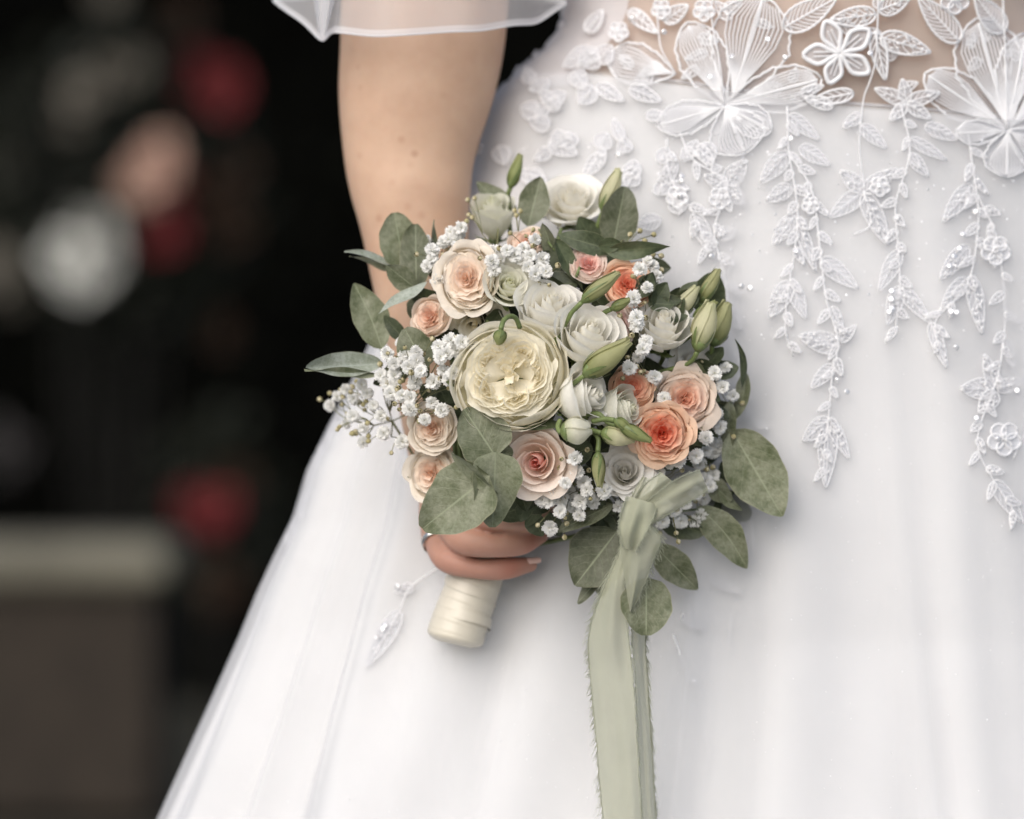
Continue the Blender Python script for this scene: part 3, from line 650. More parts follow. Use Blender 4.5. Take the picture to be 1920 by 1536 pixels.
def rose(name, px, py, rpx, d, dy=0., H=1.5, pal='white', label=None, openn=.35, roll=None, spread=1.0, up=1.0):
    R = rpx * K; d = Vector(d).normalized(); loc = P(px, py, dome(px, py) + dy); roll = rng.uniform(0, 6.28) if roll is None else roll
    mw = frame(loc, d, roll=roll); Hh = R * H; fl = calyx(name, mw, loc, d, R, Hh, label)
    tip, body, base, core = PAL[pal]
    LY = [(.12, 2, 2.3, .25, 0, .34, .10), (.27, 3, 1.6, .28, .04, .24, .08), (.45, 3, 1.45, .20, .12, .20, .04), (.64, 3, 1.40, .14, .26, .15, .0), (.84, 3, 1.35, .08, .42, .11, -.06), (1.0, 3, 1.25, .0, .62, .08, -.14)]
    for li, (rf, n, om, cl, cu, sp, tp) in enumerate(LY):
        a0 = rng.uniform(0, 6.28)
        for k in range(n):
            seedc[0] += 1; jr = rng.uniform(.95, 1.05)
            g, u, v = petal_grid(R * rf * jr, Hh * (1 if li > 2 else .96), a0 + k * 6.283 / n + rng.uniform(-.12, .12), om, cl * (1.25 - openn), cu * openn * spread * rng.uniform(.7, 1.4), sp * (1 if li < 3 else .8), .008 + .016 * li / 5, seed=seedc[0], point=.8 if li > 3 else 0, top=R * (tp * up + rng.uniform(-.03, .03)), flat=.42 / H, nar=.06, fp=4.5, slope=.5 if 1 < li < 5 else .15)
            lf = li / 5; C = lerp3(base, np.array(body) * (1 - .7 * lf) + np.array(tip) * .7 * lf, np.clip(v * 1.6, 0, 1)); C = C * (1 - .75 * sst(.72, 1, v)[..., None]) + np.array(tip) * (.75 * sst(.72, 1, v)[..., None])
            ck = max(0, 1 - lf * 2.2); C = C * (1 - .6 * ck) + np.array(core) * .6 * ck
            g[..., 0] += R * rng.uniform(-.035, .035); g[..., 1] += R * rng.uniform(-.035, .035)
            add_petal(fl, mw, g, C * rng.uniform(.97, 1.02))
    return fl
PAL = {'white': ((.985, .97, .93), (.98, .955, .89), (.92, .90, .74), (.97, .94, .84)),
       'green': ((.94, .93, .85), (.91, .905, .78), (.76, .78, .52), (.85, .86, .64)),
       'grey': ((.90, .88, .85), (.88, .86, .82), (.76, .76, .66), (.84, .82, .76)),  # white darkened: shade painted into the petals of the shadowed roses
       'cream': ((.98, .955, .87), (.98, .93, .79), (.92, .91, .72), (.97, .87, .64)),
       'peach': ((.96, .86, .77), (.96, .79, .66), (.93, .84, .66), (.94, .53, .37)),
       'pale': ((.97, .91, .83), (.96, .87, .75), (.94, .88, .72), (.95, .62, .46)),
       'orange': ((.96, .76, .60), (.96, .62, .43), (.94, .79, .58), (.88, .18, .09)),
       'pink': ((.96, .87, .79), (.95, .76, .67), (.93, .84, .70), (.84, .20, .17))}
def garden(name, px, py, rpx, d, dy=0., pal='peach', label=None, H=1.0, quarters=5, nest=7, outer=7, asp=1.0, close=.30, fillr=.80, core_red=.5, roll=None, curl=.15):
    R = rpx * K; d = Vector(d).normalized(); loc = P(px, py, dome(px, py) + dy); roll = rng.uniform(0, 6.28) if roll is None else roll
    mw = frame(loc, d, roll=0) @ Matrix.Diagonal((1, asp, 1, 1)) @ Matrix.Rotation(roll, 4, 'Z'); Hh = R * H; fl = calyx(name, mw, loc, d, R, Hh, label)
    tip, body, base, core = [np.array(c) for c in PAL[pal]]
    for li, (rf, n, cl, cu, tp) in enumerate(((1.0, outer, .02, curl * 1.2, -.12), (.97, outer, close * .5, curl, -.06), (.90, outer, close, curl * .5, .02))[:2 if quarters >= 5 else 3]):
        a0 = rng.uniform(0, 6.28)
        for k in range(n):
            seedc[0] += 1
            g, u, v = petal_grid(R * rf * rng.uniform(.96, 1.04), Hh, a0 + k * 6.283 / n + rng.uniform(-.15, .15), 4.2 / n + .15, cl, cu * rng.uniform(.5, 1.4), .07, .012, seed=seedc[0], point=.5, top=R * (tp + rng.uniform(-.05, .05)), flat=.22)
            C = lerp3(base, body * .5 + tip * .5, np.clip(v * 1.35, 0, 1)); add_petal(fl, mw, g, C * rng.uniform(.97, 1.02))
    def domez(r): return R * (.10 - .42 * (r / R) ** 2)
    def cup(cx, cy, Rl, a0, half, dep, slope, ruf, zj, seed, coref):
        r_ = np.random.RandomState(seed); nu, nv = 13, 8; u = np.linspace(-1, 1, nu)[:, None] * np.ones((1, nv)); v = np.ones((nu, 1)) * np.linspace(0, 1, nv)[None]
        p1, p2, p3, p4 = r_.uniform(0, 6.28, 4); an = a0 + half * u * (.55 + .45 * v)
        ed = sst(.3, 1, v)
        rr = Rl * (slope + (1 - slope) * v ** .8) * (1 + .05 * u) + R * ruf * ed * (np.sin(u * 3.3 + p1) + .6 * np.sin(u * 7 + p2) + .35 * np.sin(u * 13 + p3))
        x = cx + rr * np.cos(an); y = cy + rr * np.sin(an); rad_ = np.hypot(x, y)
        z = R * (.12 - .40 * (rad_ / R) ** 2) + R * zj - (1 - v) ** 1.15 * R * dep - R * .07 * np.abs(u) ** 3 + R * ruf * 1.0 * ed * np.sin(u * 6 + p4) + R * .03 * sst(.85, 1, v)
        cf = np.clip(1 - rad_ / (R * .82), 0, 1) * core_red * coref + core_red * .35 * (1 - v); cf = np.clip(cf, 0, 1)
        C = lerp3(body, body * .4 + tip * .6, sst(.55, 1, v)); C = C * (1 - cf[..., None]) + core * cf[..., None]
        add_petal(fl, mw, np.stack([x, y, z], -1), C * r_.uniform(.97, 1.03))
    for k in range(5): seedc[0] += 1; cup(0, 0, R * .44, k * 1.2566, .80, .22, .02, .012, -.13, seedc[0], 1)
    q0 = rng.uniform(0, 6.28)
    if quarters >= 5:
        for (rf, n) in ((.80, 7), (.72, 6), (.63, 6)):
            for k in range(n): seedc[0] += 1; cup(0, 0, R * rf, q0 + k * 6.283 / n + rng.uniform(-.2, .2), 4.4 / n, .30, .55, .030, rng.uniform(-.03, .05), seedc[0], .6)
        for q in range(quarters):
            qa = q0 + q * 6.283 / quarters + rng.uniform(-.12, .12)
            for k in range(nest):
                f = (k + .7) / nest; cd_ = R * (.46 - .14 * f); seedc[0] += 1
                cup(cd_ * math.cos(qa), cd_ * math.sin(qa), R * .43 * f, qa + rng.uniform(-.35, .35), 1.5 + .5 * rng.random(), .26, .30, .024, .03 + rng.uniform(-.04, .05), seedc[0], 1)
        for k in range(12): seedc[0] += 1; cup(R * rng.uniform(-.22, .22), R * rng.uniform(-.22, .22), R * rng.uniform(.10, .34), rng.uniform(0, 6.28), rng.uniform(.7, 1.3), .24, .25, .02, rng.uniform(-.09, .03), seedc[0], 1.3)
    else:
        for li, (rf, n) in enumerate(((.86, 5), (.73, 5), (.60, 5), (.48, 4), (.37, 4), (.26, 3), (.17, 3), (.09, 2))):
            ex = .075 * R; a0 = rng.uniform(0, 6.28)
            for k in range(n):
                seedc[0] += 1; cup(rng.uniform(-ex, ex), rng.uniform(-ex, ex), R * rf * rng.uniform(.93, 1.07), a0 + k * 6.283 / n + rng.uniform(-.35, .35), 4.4 / n, .28, .46, .036, rng.uniform(-.07, .06) - (.05 if li > 5 else 0), seedc[0], 1.15)
    return fl
def bud(name, base, tip, wpx, pal='cream', label=None, dy=0., dy2=0., sepals=4, sl=.75, openn=.1, npet=4, twist=1.0, tail=None, n=16, fat=.8):
    b = P(*base, dome(*base) + dy); t = P(*tip, dome(*base) + dy + dy2); d = (t - b); L = d.length; R = wpx * K / 2; mw = frame(b, d, roll=rng.uniform(0, 6))
    mb = MB(); q = [(0, 0, -.02 * L), (0, 0, .05 * L), (0, 0, .14 * L), (0, 0, .22 * L)]; mb.tube(q, [R * .22, R * .5, R * .72, R * .6], 12)
    if tail:
        inv = mw.inverted(); pts = [b - d * .01] + [P(x, y, dome(*base) + dy + .004 * (i + 1)) for i, (x, y) in enumerate(tail)]
        mb.tube([inv @ Vector(a_) for a_ in cr([tuple(a_) for a_ in pts], 16)], [.0017] * 16, 7)
    else:
        m2 = MB(); stem_to(m2, b, d.normalized(), .0015); inv = mw.inverted(); m2.v = [np.array([tuple(inv @ Vector(q_)) for q_ in a_]) for a_ in m2.v]; mb.add(m2.v[0], m2.f)
    fl = link(name, mb.mesh(name, M_STEM), bouquet, mw)
    if label: fl['label'] = label
    tp, body, bs, core = [np.array(c) for c in PAL2[pal]]
    for k in range(npet):
        nu, nv = 11, 14; u = np.linspace(-1, 1, nu)[:, None] * np.ones((1, nv)); v = np.ones((nu, 1)) * np.linspace(0, 1, nv)[None]
        pr = (np.sin(np.pi * np.clip(v, 0, 1) ** fat) ** .62) * (1 - .25 * v) * (1 - openn) + openn * np.clip(v * 2, 0, 1) + .10 * v
        wv = 1.15 * (1 - .3 * v); an = 6.283 * k / npet + wv * u * (3.6 / npet) + twist * v
        rr = R * (pr + .09 * u + .025 * np.sin(v * 9 + k) * u); z = L * (v - .03 * np.abs(u) ** 2 * v) * (1 + .02 * k)
        rr = rr + R * .12 * sst(.9, 1, v) * (1 + np.sin(u * 9 + k))
        g = np.stack([rr * np.cos(an), rr * np.sin(an), z], -1); C = lerp3(bs, body, np.clip(v * 2.2, 0, 1)); C = C * (1 - sst(.7, 1, v)[..., None]) + tp * sst(.7, 1, v)[..., None]
        add_petal(fl, mw, g, C)
    for k in range(sepals):
        a_ = 6.283 * k / sepals + .5; mbs = MB(); g = np.zeros((3, 10, 3)); out = rng.uniform(.0, .35)
        for j in range(10):
            v = j / 9; vv = v * sl; pr = (math.sin(math.pi * vv ** fat) ** .62) * (1 - .25 * vv); r_ = R * (max(.25, pr) * 1.10 + out * v ** 3 * 1.2)
            for i in range(3): an = a_ + (i - 1) * (.32 * (1 - v) + .03) + twist * vv; g[i, j] = (r_ * math.cos(an), r_ * math.sin(an), L * vv)
            g[1, j] *= 1.03
        mbs.grid(g); link('sepal', mbs.mesh('sepal', M_STEM), fl, mw)
    return fl
PAL2 = {'cream': ((.66, .66, .42), (.70, .68, .46), (.34, .38, .16), (0, 0, 0)), 'white': ((.8, .79, .68), (.82, .80, .68), (.5, .54, .3), (0, 0, 0)),
        'green': ((.42, .44, .20), (.36, .40, .17), (.20, .25, .08), (0, 0, 0)), 'olive': ((.50, .50, .28), (.46, .46, .24), (.26, .29, .10), (0, 0, 0))}

# centre and large flowers
garden('garden_rose', 955, 702, 108, (-.06, -1, .12), -.012, 'cream', 'large cream garden rose with tightly folded petals at the centre of the bouquet', H=.95, quarters=5, nest=6, outer=7, asp=.93, close=.30, core_red=.20, roll=.4, curl=.05)
rose('white_rose', 1112, 608, 62, (.28, -.74, .62), -.010, 1.55, 'white', 'fully white spiral rose just right of the big cream rose', openn=.22, up=1.3)
rose('white_rose', 1035, 556, 55, (.12, -.66, .72), -.004, 2.1, 'white', 'tall white rose above the gap between the cream rose and its white neighbour', openn=.25, up=1.6)
rose('white_rose', 1246, 592, 54, (.08, -.72, .68), -.004, 1.6, 'white', 'white rose at the right, beside the cluster of green buds', openn=.25, up=1.3)
rose('white_rose', 1070, 360, 58, (-.05, -.72, .68), .012, 1.35, 'white', 'white rose highest in the bouquet, petals opening outward', openn=.45, up=1.6)
rose('white_rose', 923, 374, 39, (-.05, -.62, .78), .012, 2.5, 'green', 'narrow greenish white rose at the top left beside a green bud', openn=.15, up=1.8)
rose('white_rose', 957, 526, 40, (.18, -.88, .42), -.004, 1.7, 'green', 'small greenish white spiral rose between the peach rose and the tall white rose', openn=.3)
rose('white_rose', 1120, 738, 48, (.80, -.55, .22), -.006, 1.9, 'white', 'white rose lying on its side right of the cream rose', openn=.4, up=1.3)
rose('white_rose', 1187, 764, 41, (.84, -.50, .15), -.004, 2.1, 'green', 'greenish white half opened rose lying under the white one', openn=.25, up=1.3)
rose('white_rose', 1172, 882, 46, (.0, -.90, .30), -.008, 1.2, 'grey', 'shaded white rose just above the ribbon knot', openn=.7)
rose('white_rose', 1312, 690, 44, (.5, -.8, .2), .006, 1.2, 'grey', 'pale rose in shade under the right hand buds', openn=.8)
rose('cream_rose', 888, 612, 50, (-.15, -.80, -.45), .026, .9, 'cream', 'open cream rose below the upper peach rose', openn=.8)
garden('peach_rose', 874, 520, 52, (-.18, -.95, .22), -.014, 'pale', 'pale peach rose ringed by white petals at the upper left', asp=1.22, quarters=3, nest=7, outer=6, close=.22, core_red=.42, H=1.0, curl=.25)
garden('peach_rose', 802, 592, 38, (-.45, -.85, .2), .004, 'peach', 'small peach rose on the left edge beside the grey leaves', quarters=3, nest=5, outer=5, core_red=.4)
garden('peach_rose', 990, 450, 36, (-.05, -.7, .6), .012, 'peach', 'peach rose tucked behind baby\'s breath near the top', quarters=3, nest=5, outer=5, core_red=.4)
garden('peach_rose', 1103, 492, 36, (.1, -.8, .5), .010, 'pink', 'pink rose half hidden behind dark leaves at the top', quarters=3, nest=5, outer=5, core_red=.4)
garden('orange_rose', 1178, 532, 42, (.15, -.88, .35), .004, 'orange', 'orange centred rose above the right hand white rose', asp=1.15, quarters=4, nest=6, outer=6, core_red=.55)
garden('peach_rose', 1160, 612, 34, (.5, -.8, .1), .012, 'pink', 'pink rose showing behind the spiral white rose', asp=1.4, quarters=3, nest=5, outer=5, core_red=.5)
garden('peach_rose', 1186, 724, 40, (.1, -.9, .3), .010, 'orange', 'peach rose half covered by the sideways white roses', quarters=3, nest=6, outer=5, core_red=.5)
garden('orange_rose', 1242, 814, 52, (.05, -.98, -.05), -.016, 'orange', 'orange rose with a deep red heart, lower right', quarters=4, nest=8, outer=6, core_red=.75, curl=.25)
garden('peach_rose', 1288, 748, 46, (.30, -.93, .12), -.004, 'peach', 'ruffled peach rose above and right of the orange one', asp=1.3, quarters=3, nest=8, outer=6, core_red=.6, curl=.25)
rose('pink_rose', 1003, 868, 60, (-.25, -.92, -.10), -.010, 1.1, 'pink', 'blush rose with dark pink heart beside the large eucalyptus leaves', openn=.38)
garden('peach_rose', 806, 802, 46, (-.40, -.90, .0), .002, 'pale', 'peach rose below the spray of baby\'s breath', quarters=4, nest=6, outer=6, core_red=.4)
garden('peach_rose', 806, 888, 44, (-.45, -.88, -.1), .002, 'pale', 'lowest peach rose at the left, partly under a round leaf', asp=1.25, quarters=3, nest=6, outer=6, core_red=.45, curl=.2)
# buds
bud('rosebud', (957, 352), (975, 291), 27, 'green', 'single slim green bud standing highest at the top left', .012, .002, sl=.95, tail=[(952, 372), (955, 420), (960, 470)])
bud('rosebud', (1130, 398), (1160, 320), 36, 'cream', 'cream bud leaning right beside the highest white rose', .012, tail=[(1122, 420), (1112, 445), (1100, 480)], sl=.4)
bud('rosebud', (1092, 566), (1158, 512), 31, 'olive', 'green and cream bud pointing right above the spiral white rose', -.014, sl=.7, tail=[(1070, 590), (1055, 620), (1050, 660)])
bud('rosebud', (1146, 580), (1180, 562), 21, 'green', 'short green bud at the edge of the spiral white rose', -.006, tail=[(1130, 590), (1120, 620)], sl=.9)
bud('rosebud', (1262, 598), (1306, 538), 34, 'cream', 'cream bud tip behind the right hand white rose', .010, sl=.3)
bud('rosebud', (1315, 568), (1346, 506), 30, 'olive', 'green bud with long sepals at the far right top', -.002, sl=1.0, tail=[(1312, 590), (1300, 625), (1290, 650)])
bud('rosebud', (1300, 600), (1342, 566), 24, 'green', 'short green bud between the larger right hand buds', -.003, sl=.9, tail=[(1285, 610), (1270, 640)])
bud('rosebud', (1308, 658), (1332, 568), 46, 'cream', 'plump cream bud in front at the right edge', -.014, sl=.45, fat=.9, tail=[(1296, 678), (1268, 690), (1240, 698), (1200, 715)])
bud('rosebud', (1336, 648), (1363, 568), 44, 'olive', 'olive bud behind the plump cream bud at the right edge', -.002, sl=.35, tail=[(1330, 670), (1300, 700)])
bud('rosebud', (1096, 704), (1178, 640), 48, 'olive', 'cream green bud lying under the spiral white rose', -.010, sl=.4, fat=.75, tail=[(1080, 716), (1066, 728), (1060, 750)])
bud('rosebud', (1052, 812), (1106, 802), 52, 'white', 'round cream bud under the sideways white rose', -.016, sl=.15, fat=.95, sepals=3, tail=[(1046, 802), (1050, 788)])
bud('rosebud', (1128, 812), (1188, 822), 42, 'cream', 'cream green bud right of the round bud', -.012, sl=.35, tail=[(1108, 806), (1095, 800), (1100, 780)])
bud('rosebud', (1162, 798), (1220, 826), 26, 'green', 'slim green bud pointing down right over the orange rose', -.022, sl=.6, tail=[(1140, 792), (1122, 776), (1100, 778), (1090, 785)])
bud('rosebud', (1152, 788), (1182, 802), 22, 'green', 'smallest green bud above the slim one', -.020, sl=.7, tail=[(1135, 786), (1110, 790)])
bud('rosebud', (1121, 848), (1124, 912), 26, 'olive', 'green bud hanging straight down below the bud cluster', -.018, sl=.9, tail=[(1122, 825), (1115, 812), (1100, 806)])
bud('rosebud', (939, 618), (936, 646), 25, 'green', 'nodding green bud over the top of the cream rose', -.030, sl=.9, tail=[(944, 602), (956, 593), (968, 598), (975, 615)])

# leaves
def leaf(parent, base, tip, wpx, y0=0., y1=0., roll=0., curl=.0, fold=.12, mat=None, shape='round', tint=1.0, wave=.032, label=None, arc=0.0):
    yb = dome(*base) + y0; b = P(*base, yb); t = P(*tip, yb + y1); ax = t - b; L = ax.length; ax.normalize()
    n0 = Vector((0, -1, 0)); n0 = (n0 - ax * n0.dot(ax)).normalized(); s0 = ax.cross(n0); nn = n0 * math.cos(roll) + s0 * math.sin(roll); ss = ax.cross(nn)
    W = wpx * K / 2; nu, nv = 13, 18; g = np.zeros((nu, nv, 3)); ph = rng.uniform(0, 6.28); ph2 = rng.uniform(0, 6)
    mw = Matrix.Translation(b)
    for j in range(nv):
        v = j / (nv - 1)
        if shape == 'round': wv = math.sin(math.pi * (v ** .80) * .985 + .012) ** .52
        elif shape == 'oval': wv = math.sin(math.pi * (v ** .85) * .99 + .01) ** .72
        elif shape == 'heart': wv = (math.sin(math.pi * (v ** .62) * .985 + .012)) ** .6
        else: wv = math.sin(math.pi * (v ** .8) * .995 + .005) ** 1.05 * (1 - .15 * v)
        for i in range(nu):
            u = -1 + 2 * i / (nu - 1); edge = 1 + .035 * math.sin(v * 9 + ph + (2 if u > 0 else 0)) * abs(u) + .02 * math.sin(v * 23 + ph2)
            p = ax * (L * v) + ss * (W * wv * u * edge + arc * L * math.sin(math.pi * v))
            h = -curl * 1.6 * L * (v ** 2) + 1.5 * fold * W * abs(u) ** 1.3 * wv + wave * L * math.sin(v * 7 + ph) * abs(u) ** 1.5 + wave * .6 * L * math.sin(v * 4 + ph2) * u
            g[i, j] = p + nn * h
    mb = MB(); tc = (np.array((1, 1, 1)) * tint * rng.uniform(.93, 1.06)); mb.grid(g, tc)
    me = mb.mesh('leaf', mat or M_LEAF); o = link('leaf', me, parent, mw)
    if label: o['label'] = label
    return o
def sprig(name, pts, r=.0011, label=None, mat=None, y=0.01):
    mb = MB(); org = P(*pts[0], dome(*pts[0]) + y); q = [P(*p, dome(*p) + y + .004 * i) - org for i, p in enumerate(pts)]
    q.append(P(*pts[-1], .05) - org); q.append(G0 - org)
    q = [Vector(a_) for a_ in cr([tuple(a_) for a_ in q], 20)]; mb.tube(q, [r * (.6 + .8 * i / 19) for i in range(20)], 6)
    o = link(name, mb.mesh(name, mat or M_STEM), bouquet, Matrix.Translation(org))
    if label: o['label'] = label
    return o
sp = sprig('eucalyptus_sprig', [(752, 502), (781, 543), (810, 580)], label='grey eucalyptus sprig reaching out at the upper left over the arm')
leaf(sp, (757, 500), (740, 399), 80, .0, -.004, .15, .03); leaf(sp, (781, 540), (778, 420), 66, .014, .0, -.25, .02, tint=.72)
leaf(sp, (751, 502), (650, 465), 30, -.002, -.015, .9, .05, .3, M_PALE, 'lance'); leaf(sp, (752, 504), (655, 480), 24, .004, 0, -.8, .0, .2, M_LEAF, 'lance')
leaf(sp, (784, 544), (724, 498), 50, .006, 0, -.5, .02, tint=.8, shape='oval'); leaf(sp, (803, 528), (712, 592), 34, .0, -.01, .9, -.03, .2, M_PALE, 'lance')
leaf(sp, (790, 560), (775, 600), 44, .016, .0, 0, tint=.6); leaf(sp, (808, 520), (815, 412), 26, .020, .0, .6, 0, tint=.6, shape='lance')
sp = sprig('eucalyptus_sprig', [(714, 655), (740, 690), (800, 700)], label='eucalyptus sprig with three broad leaves at the far left')
leaf(sp, (716, 655), (664, 531), 70, .0, .0, .15, .03, .15, shape='oval', arc=.03); leaf(sp, (718, 682), (570, 694), 50, -.002, -.02, .35, -.05, .35, M_PALE, 'oval'); leaf(sp, (708, 700), (570, 692), 20, -.012, -.018, -.7, 0, .3, M_LEAF, 'lance', tint=1.1)
leaf(sp, (800, 690), (758, 616), 72, .010, 0, -.2, .02, tint=.80); leaf(sp, (760, 640), (720, 592), 30, .016, 0, 0, mat=M_DARK, shape='oval'); leaf(sp, (770, 690), (700, 720), 40, .02, 0, 0, mat=M_DARK, shape='oval')
sp = sprig('eucalyptus_sprig', [(926, 852), (905, 905), (920, 950)], label='eucalyptus sprig with the three largest round leaves in front of the hand', y=-.018)
leaf(sp, (929, 856), (872, 767), 104, -.022, -.004, .22, .05, .12, shape='heart', tint=.88); leaf(sp, (927, 850), (962, 852), 40, -.020, .006, .3, tint=.8)
leaf(sp, (929, 848), (925, 990), 96, -.026, .006, -.28, .03, .15, shape='heart'); leaf(sp, (918, 892), (790, 992), 124, -.042, .012, .12, .03, .10, shape='heart', tint=1.04)
leaf(sp, (848, 848), (928, 932), 34, -.050, .0, .75, .06, .25, M_LEAF, 'oval', tint=.95)
sp = sprig('eucalyptus_sprig', [(1365, 760), (1340, 800), (1300, 850)], label='eucalyptus sprig with one broad leaf against the white skirt at the right')
leaf(sp, (1372, 806), (1466, 968), 112, -.010, -.008, .12, .04, .10, shape='oval'); leaf(sp, (1368, 752), (1364, 858), 34, -.004, 0, .4, shape='oval', tint=.8); leaf(sp, (1390, 730), (1378, 636), 16, -.014, 0, .4, shape='lance', mat=M_DARK, arc=.12)
leaf(sp, (1398, 698), (1372, 792), 32, -.010, 0, .5, shape='oval', tint=.85, arc=-.08); leaf(sp, (1330, 905), (1372, 940), 44, -.006, 0, .5, shape='oval', tint=.75); leaf(sp, (1348, 896), (1392, 958), 26, -.008, 0, -.5, shape='oval', tint=.9, arc=.18)
leaf(sp, (1330, 930), (1408, 970), 60, .008, 0, 0, mat=M_DARK); leaf(sp, (1350, 870), (1400, 900), 50, .01, 0, 0, mat=M_DARK)
sp = sprig('eucalyptus_sprig', [(1310, 955), (1270, 960), (1200, 980)], label='eucalyptus sprig with a drooping leaf at the lower right')
leaf(sp, (1308, 950), (1400, 1066), 66, -.008, -.004, .1, .04, .12, shape='oval', tint=.92, arc=-.06); leaf(sp, (1240, 975), (1320, 1000), 50, .006, 0, .2, mat=M_DARK)
sp = sprig('eucalyptus_sprig', [(1175, 1010), (1190, 980)], label='eucalyptus sprig hanging below the ribbon knot')
leaf(sp, (1158, 995), (1078, 1098), 116, -.012, 0, .1, .03, .1, shape='oval', tint=.62); leaf(sp, (1155, 1052), (1080, 1128), 36, -.024, -.004, .7, .04, .2, shape='oval', tint=.62); leaf(sp, (1150, 945), (1046, 996), 42, -.008, 0, .5, shape='oval', tint=.72)
leaf(sp, (1212, 1084), (1212, 1192), 96, -.108, .0, -.1, .03, .08, shape='round', tint=.88); leaf(sp, (1226, 1022), (1308, 1106), 62, -.014, 0, .1, .03, shape='oval', tint=.74); leaf(sp, (1236, 1080), (1268, 1142), 44, -.006, 0, .3, shape='oval', tint=.6)
leaf(sp, (1130, 1060), (1128, 1120), 40, .0, 0, .3, shape='oval', tint=.7); leaf(sp, (925, 968), (1015, 942), 46, .0, .0, -.2, shape='oval', mat=M_DARK); leaf(sp, (965, 915), (1030, 955), 60, .012, 0, 0, mat=M_DARK)
sp = sprig('eucalyptus_sprig', [(1010, 430), (1040, 470)], label='eucalyptus leaves standing behind the roses at the top')
leaf(sp, (968, 405), (893, 342), 44, .045, .0, .2, shape='oval', tint=.85); leaf(sp, (990, 425), (1014, 332), 62, .034, 0, -.2, shape='oval', tint=.85); leaf(sp, (1150, 460), (1172, 350), 74, .030, 0, .2, shape='round', tint=.72)
sp = sprig('dark_leaf_sprig', [(1140, 470), (1100, 480), (1080, 520)], label='dark pointed leaves between the top roses')
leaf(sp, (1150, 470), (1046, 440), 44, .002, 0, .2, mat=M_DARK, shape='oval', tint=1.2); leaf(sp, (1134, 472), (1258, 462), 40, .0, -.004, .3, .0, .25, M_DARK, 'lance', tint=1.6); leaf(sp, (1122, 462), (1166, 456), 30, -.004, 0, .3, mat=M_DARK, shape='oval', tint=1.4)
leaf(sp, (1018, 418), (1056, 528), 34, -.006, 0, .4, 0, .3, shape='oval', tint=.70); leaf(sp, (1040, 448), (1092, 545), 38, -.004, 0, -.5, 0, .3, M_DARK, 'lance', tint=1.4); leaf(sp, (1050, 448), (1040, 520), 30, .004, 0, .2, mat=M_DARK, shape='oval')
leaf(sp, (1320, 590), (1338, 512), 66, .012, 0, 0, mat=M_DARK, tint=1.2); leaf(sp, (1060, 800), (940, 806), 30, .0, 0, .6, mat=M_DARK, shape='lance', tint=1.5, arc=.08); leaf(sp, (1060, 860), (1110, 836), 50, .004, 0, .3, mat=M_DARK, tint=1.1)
# dark leaves added so the inside of the bouquet stays dark
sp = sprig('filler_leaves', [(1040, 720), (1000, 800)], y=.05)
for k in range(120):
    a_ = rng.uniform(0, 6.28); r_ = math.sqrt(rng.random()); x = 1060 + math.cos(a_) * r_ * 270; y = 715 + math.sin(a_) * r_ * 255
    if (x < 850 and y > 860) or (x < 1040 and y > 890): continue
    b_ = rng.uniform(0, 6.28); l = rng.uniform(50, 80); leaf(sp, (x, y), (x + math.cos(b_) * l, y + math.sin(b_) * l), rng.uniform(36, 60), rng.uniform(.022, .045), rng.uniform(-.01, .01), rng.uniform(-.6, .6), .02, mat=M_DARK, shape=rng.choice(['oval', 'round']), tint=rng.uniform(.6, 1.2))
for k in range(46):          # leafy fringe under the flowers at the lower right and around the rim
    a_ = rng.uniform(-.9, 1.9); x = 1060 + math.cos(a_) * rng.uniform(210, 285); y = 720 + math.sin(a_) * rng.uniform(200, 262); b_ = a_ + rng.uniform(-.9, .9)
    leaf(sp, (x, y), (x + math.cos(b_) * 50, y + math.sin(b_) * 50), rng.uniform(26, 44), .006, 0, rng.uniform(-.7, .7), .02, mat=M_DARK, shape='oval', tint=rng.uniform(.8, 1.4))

# baby's breath
def blossom_mesh(seed, n=62):
    r_ = random.Random(seed); mb = MB(); R = .0052
    for k in range(n):
        t = (k + .5) / n; el = math.acos(1 - t * 1.35); az = k * 2.39996 + r_.uniform(-.3, .3)
        dv = Vector((math.sin(el) * math.cos(az), math.sin(el) * math.sin(az), math.cos(el))); up = Vector((0, 0, 1)) + dv * .3
        side = dv.cross(up if abs(dv.z) < .95 else Vector((1, 0, 0))).normalized(); nn = dv.cross(side).normalized(); L = R * r_.uniform(.8, 1.1); W = R * r_.uniform(.17, .28); g = np.zeros((4, 4, 3)); cu = r_.uniform(-.3, .5)
        for i in range(4):
            u = -1 + 2 * i / 3
            for j in range(4):
                v = j / 3; g[i, j] = dv * L * (.15 + .85 * v * (1 - .12 * (abs(u) < .5) * (v > .9))) + side * W * u * math.sin(.3 + v * 1.7) + nn * (cu * L * v * v + .15 * W * math.sin(u * 4 + k) * v)
        c = np.array((.95, .945, .93)) * r_.uniform(.95, 1.0); Cc = np.tile(c, (4, 4, 1)); Cc[:, 0] = (.80, .80, .66); mb.grid(g, Cc.reshape(-1, 3))
    mb.tube([(0, 0, -R * .75), (0, 0, -R * .3), (0, 0, 0)], [R * .10, R * .3, R * .22], 7, (.32, .36, .16))
    return mb.mesh('blossom', M_GYP)
BM = [blossom_mesh(s_) for s_ in range(6)]
def budlet_mesh():
    mb = MB(); R = .0017
    for k in range(5):
        a_ = k * 1.2566; g = np.zeros((4, 5, 3))
        for i in range(4):
            for j in range(5):
                v = j / 4; an = a_ + (i - 1.5) * .5; r_ = R * math.sin(math.pi * (.1 + .82 * v)) ** .8 * (1.02 + .06 * (i == 1)); g[i, j] = (r_ * math.cos(an), r_ * math.sin(an), R * 2.1 * (v - .5))
        mb.grid(g, np.array((1, 1, .95)) if k % 2 else np.array((.62, .62, .45)))
    return mb.mesh('flower_bud', M_BUDG)
BU = budlet_mesh()
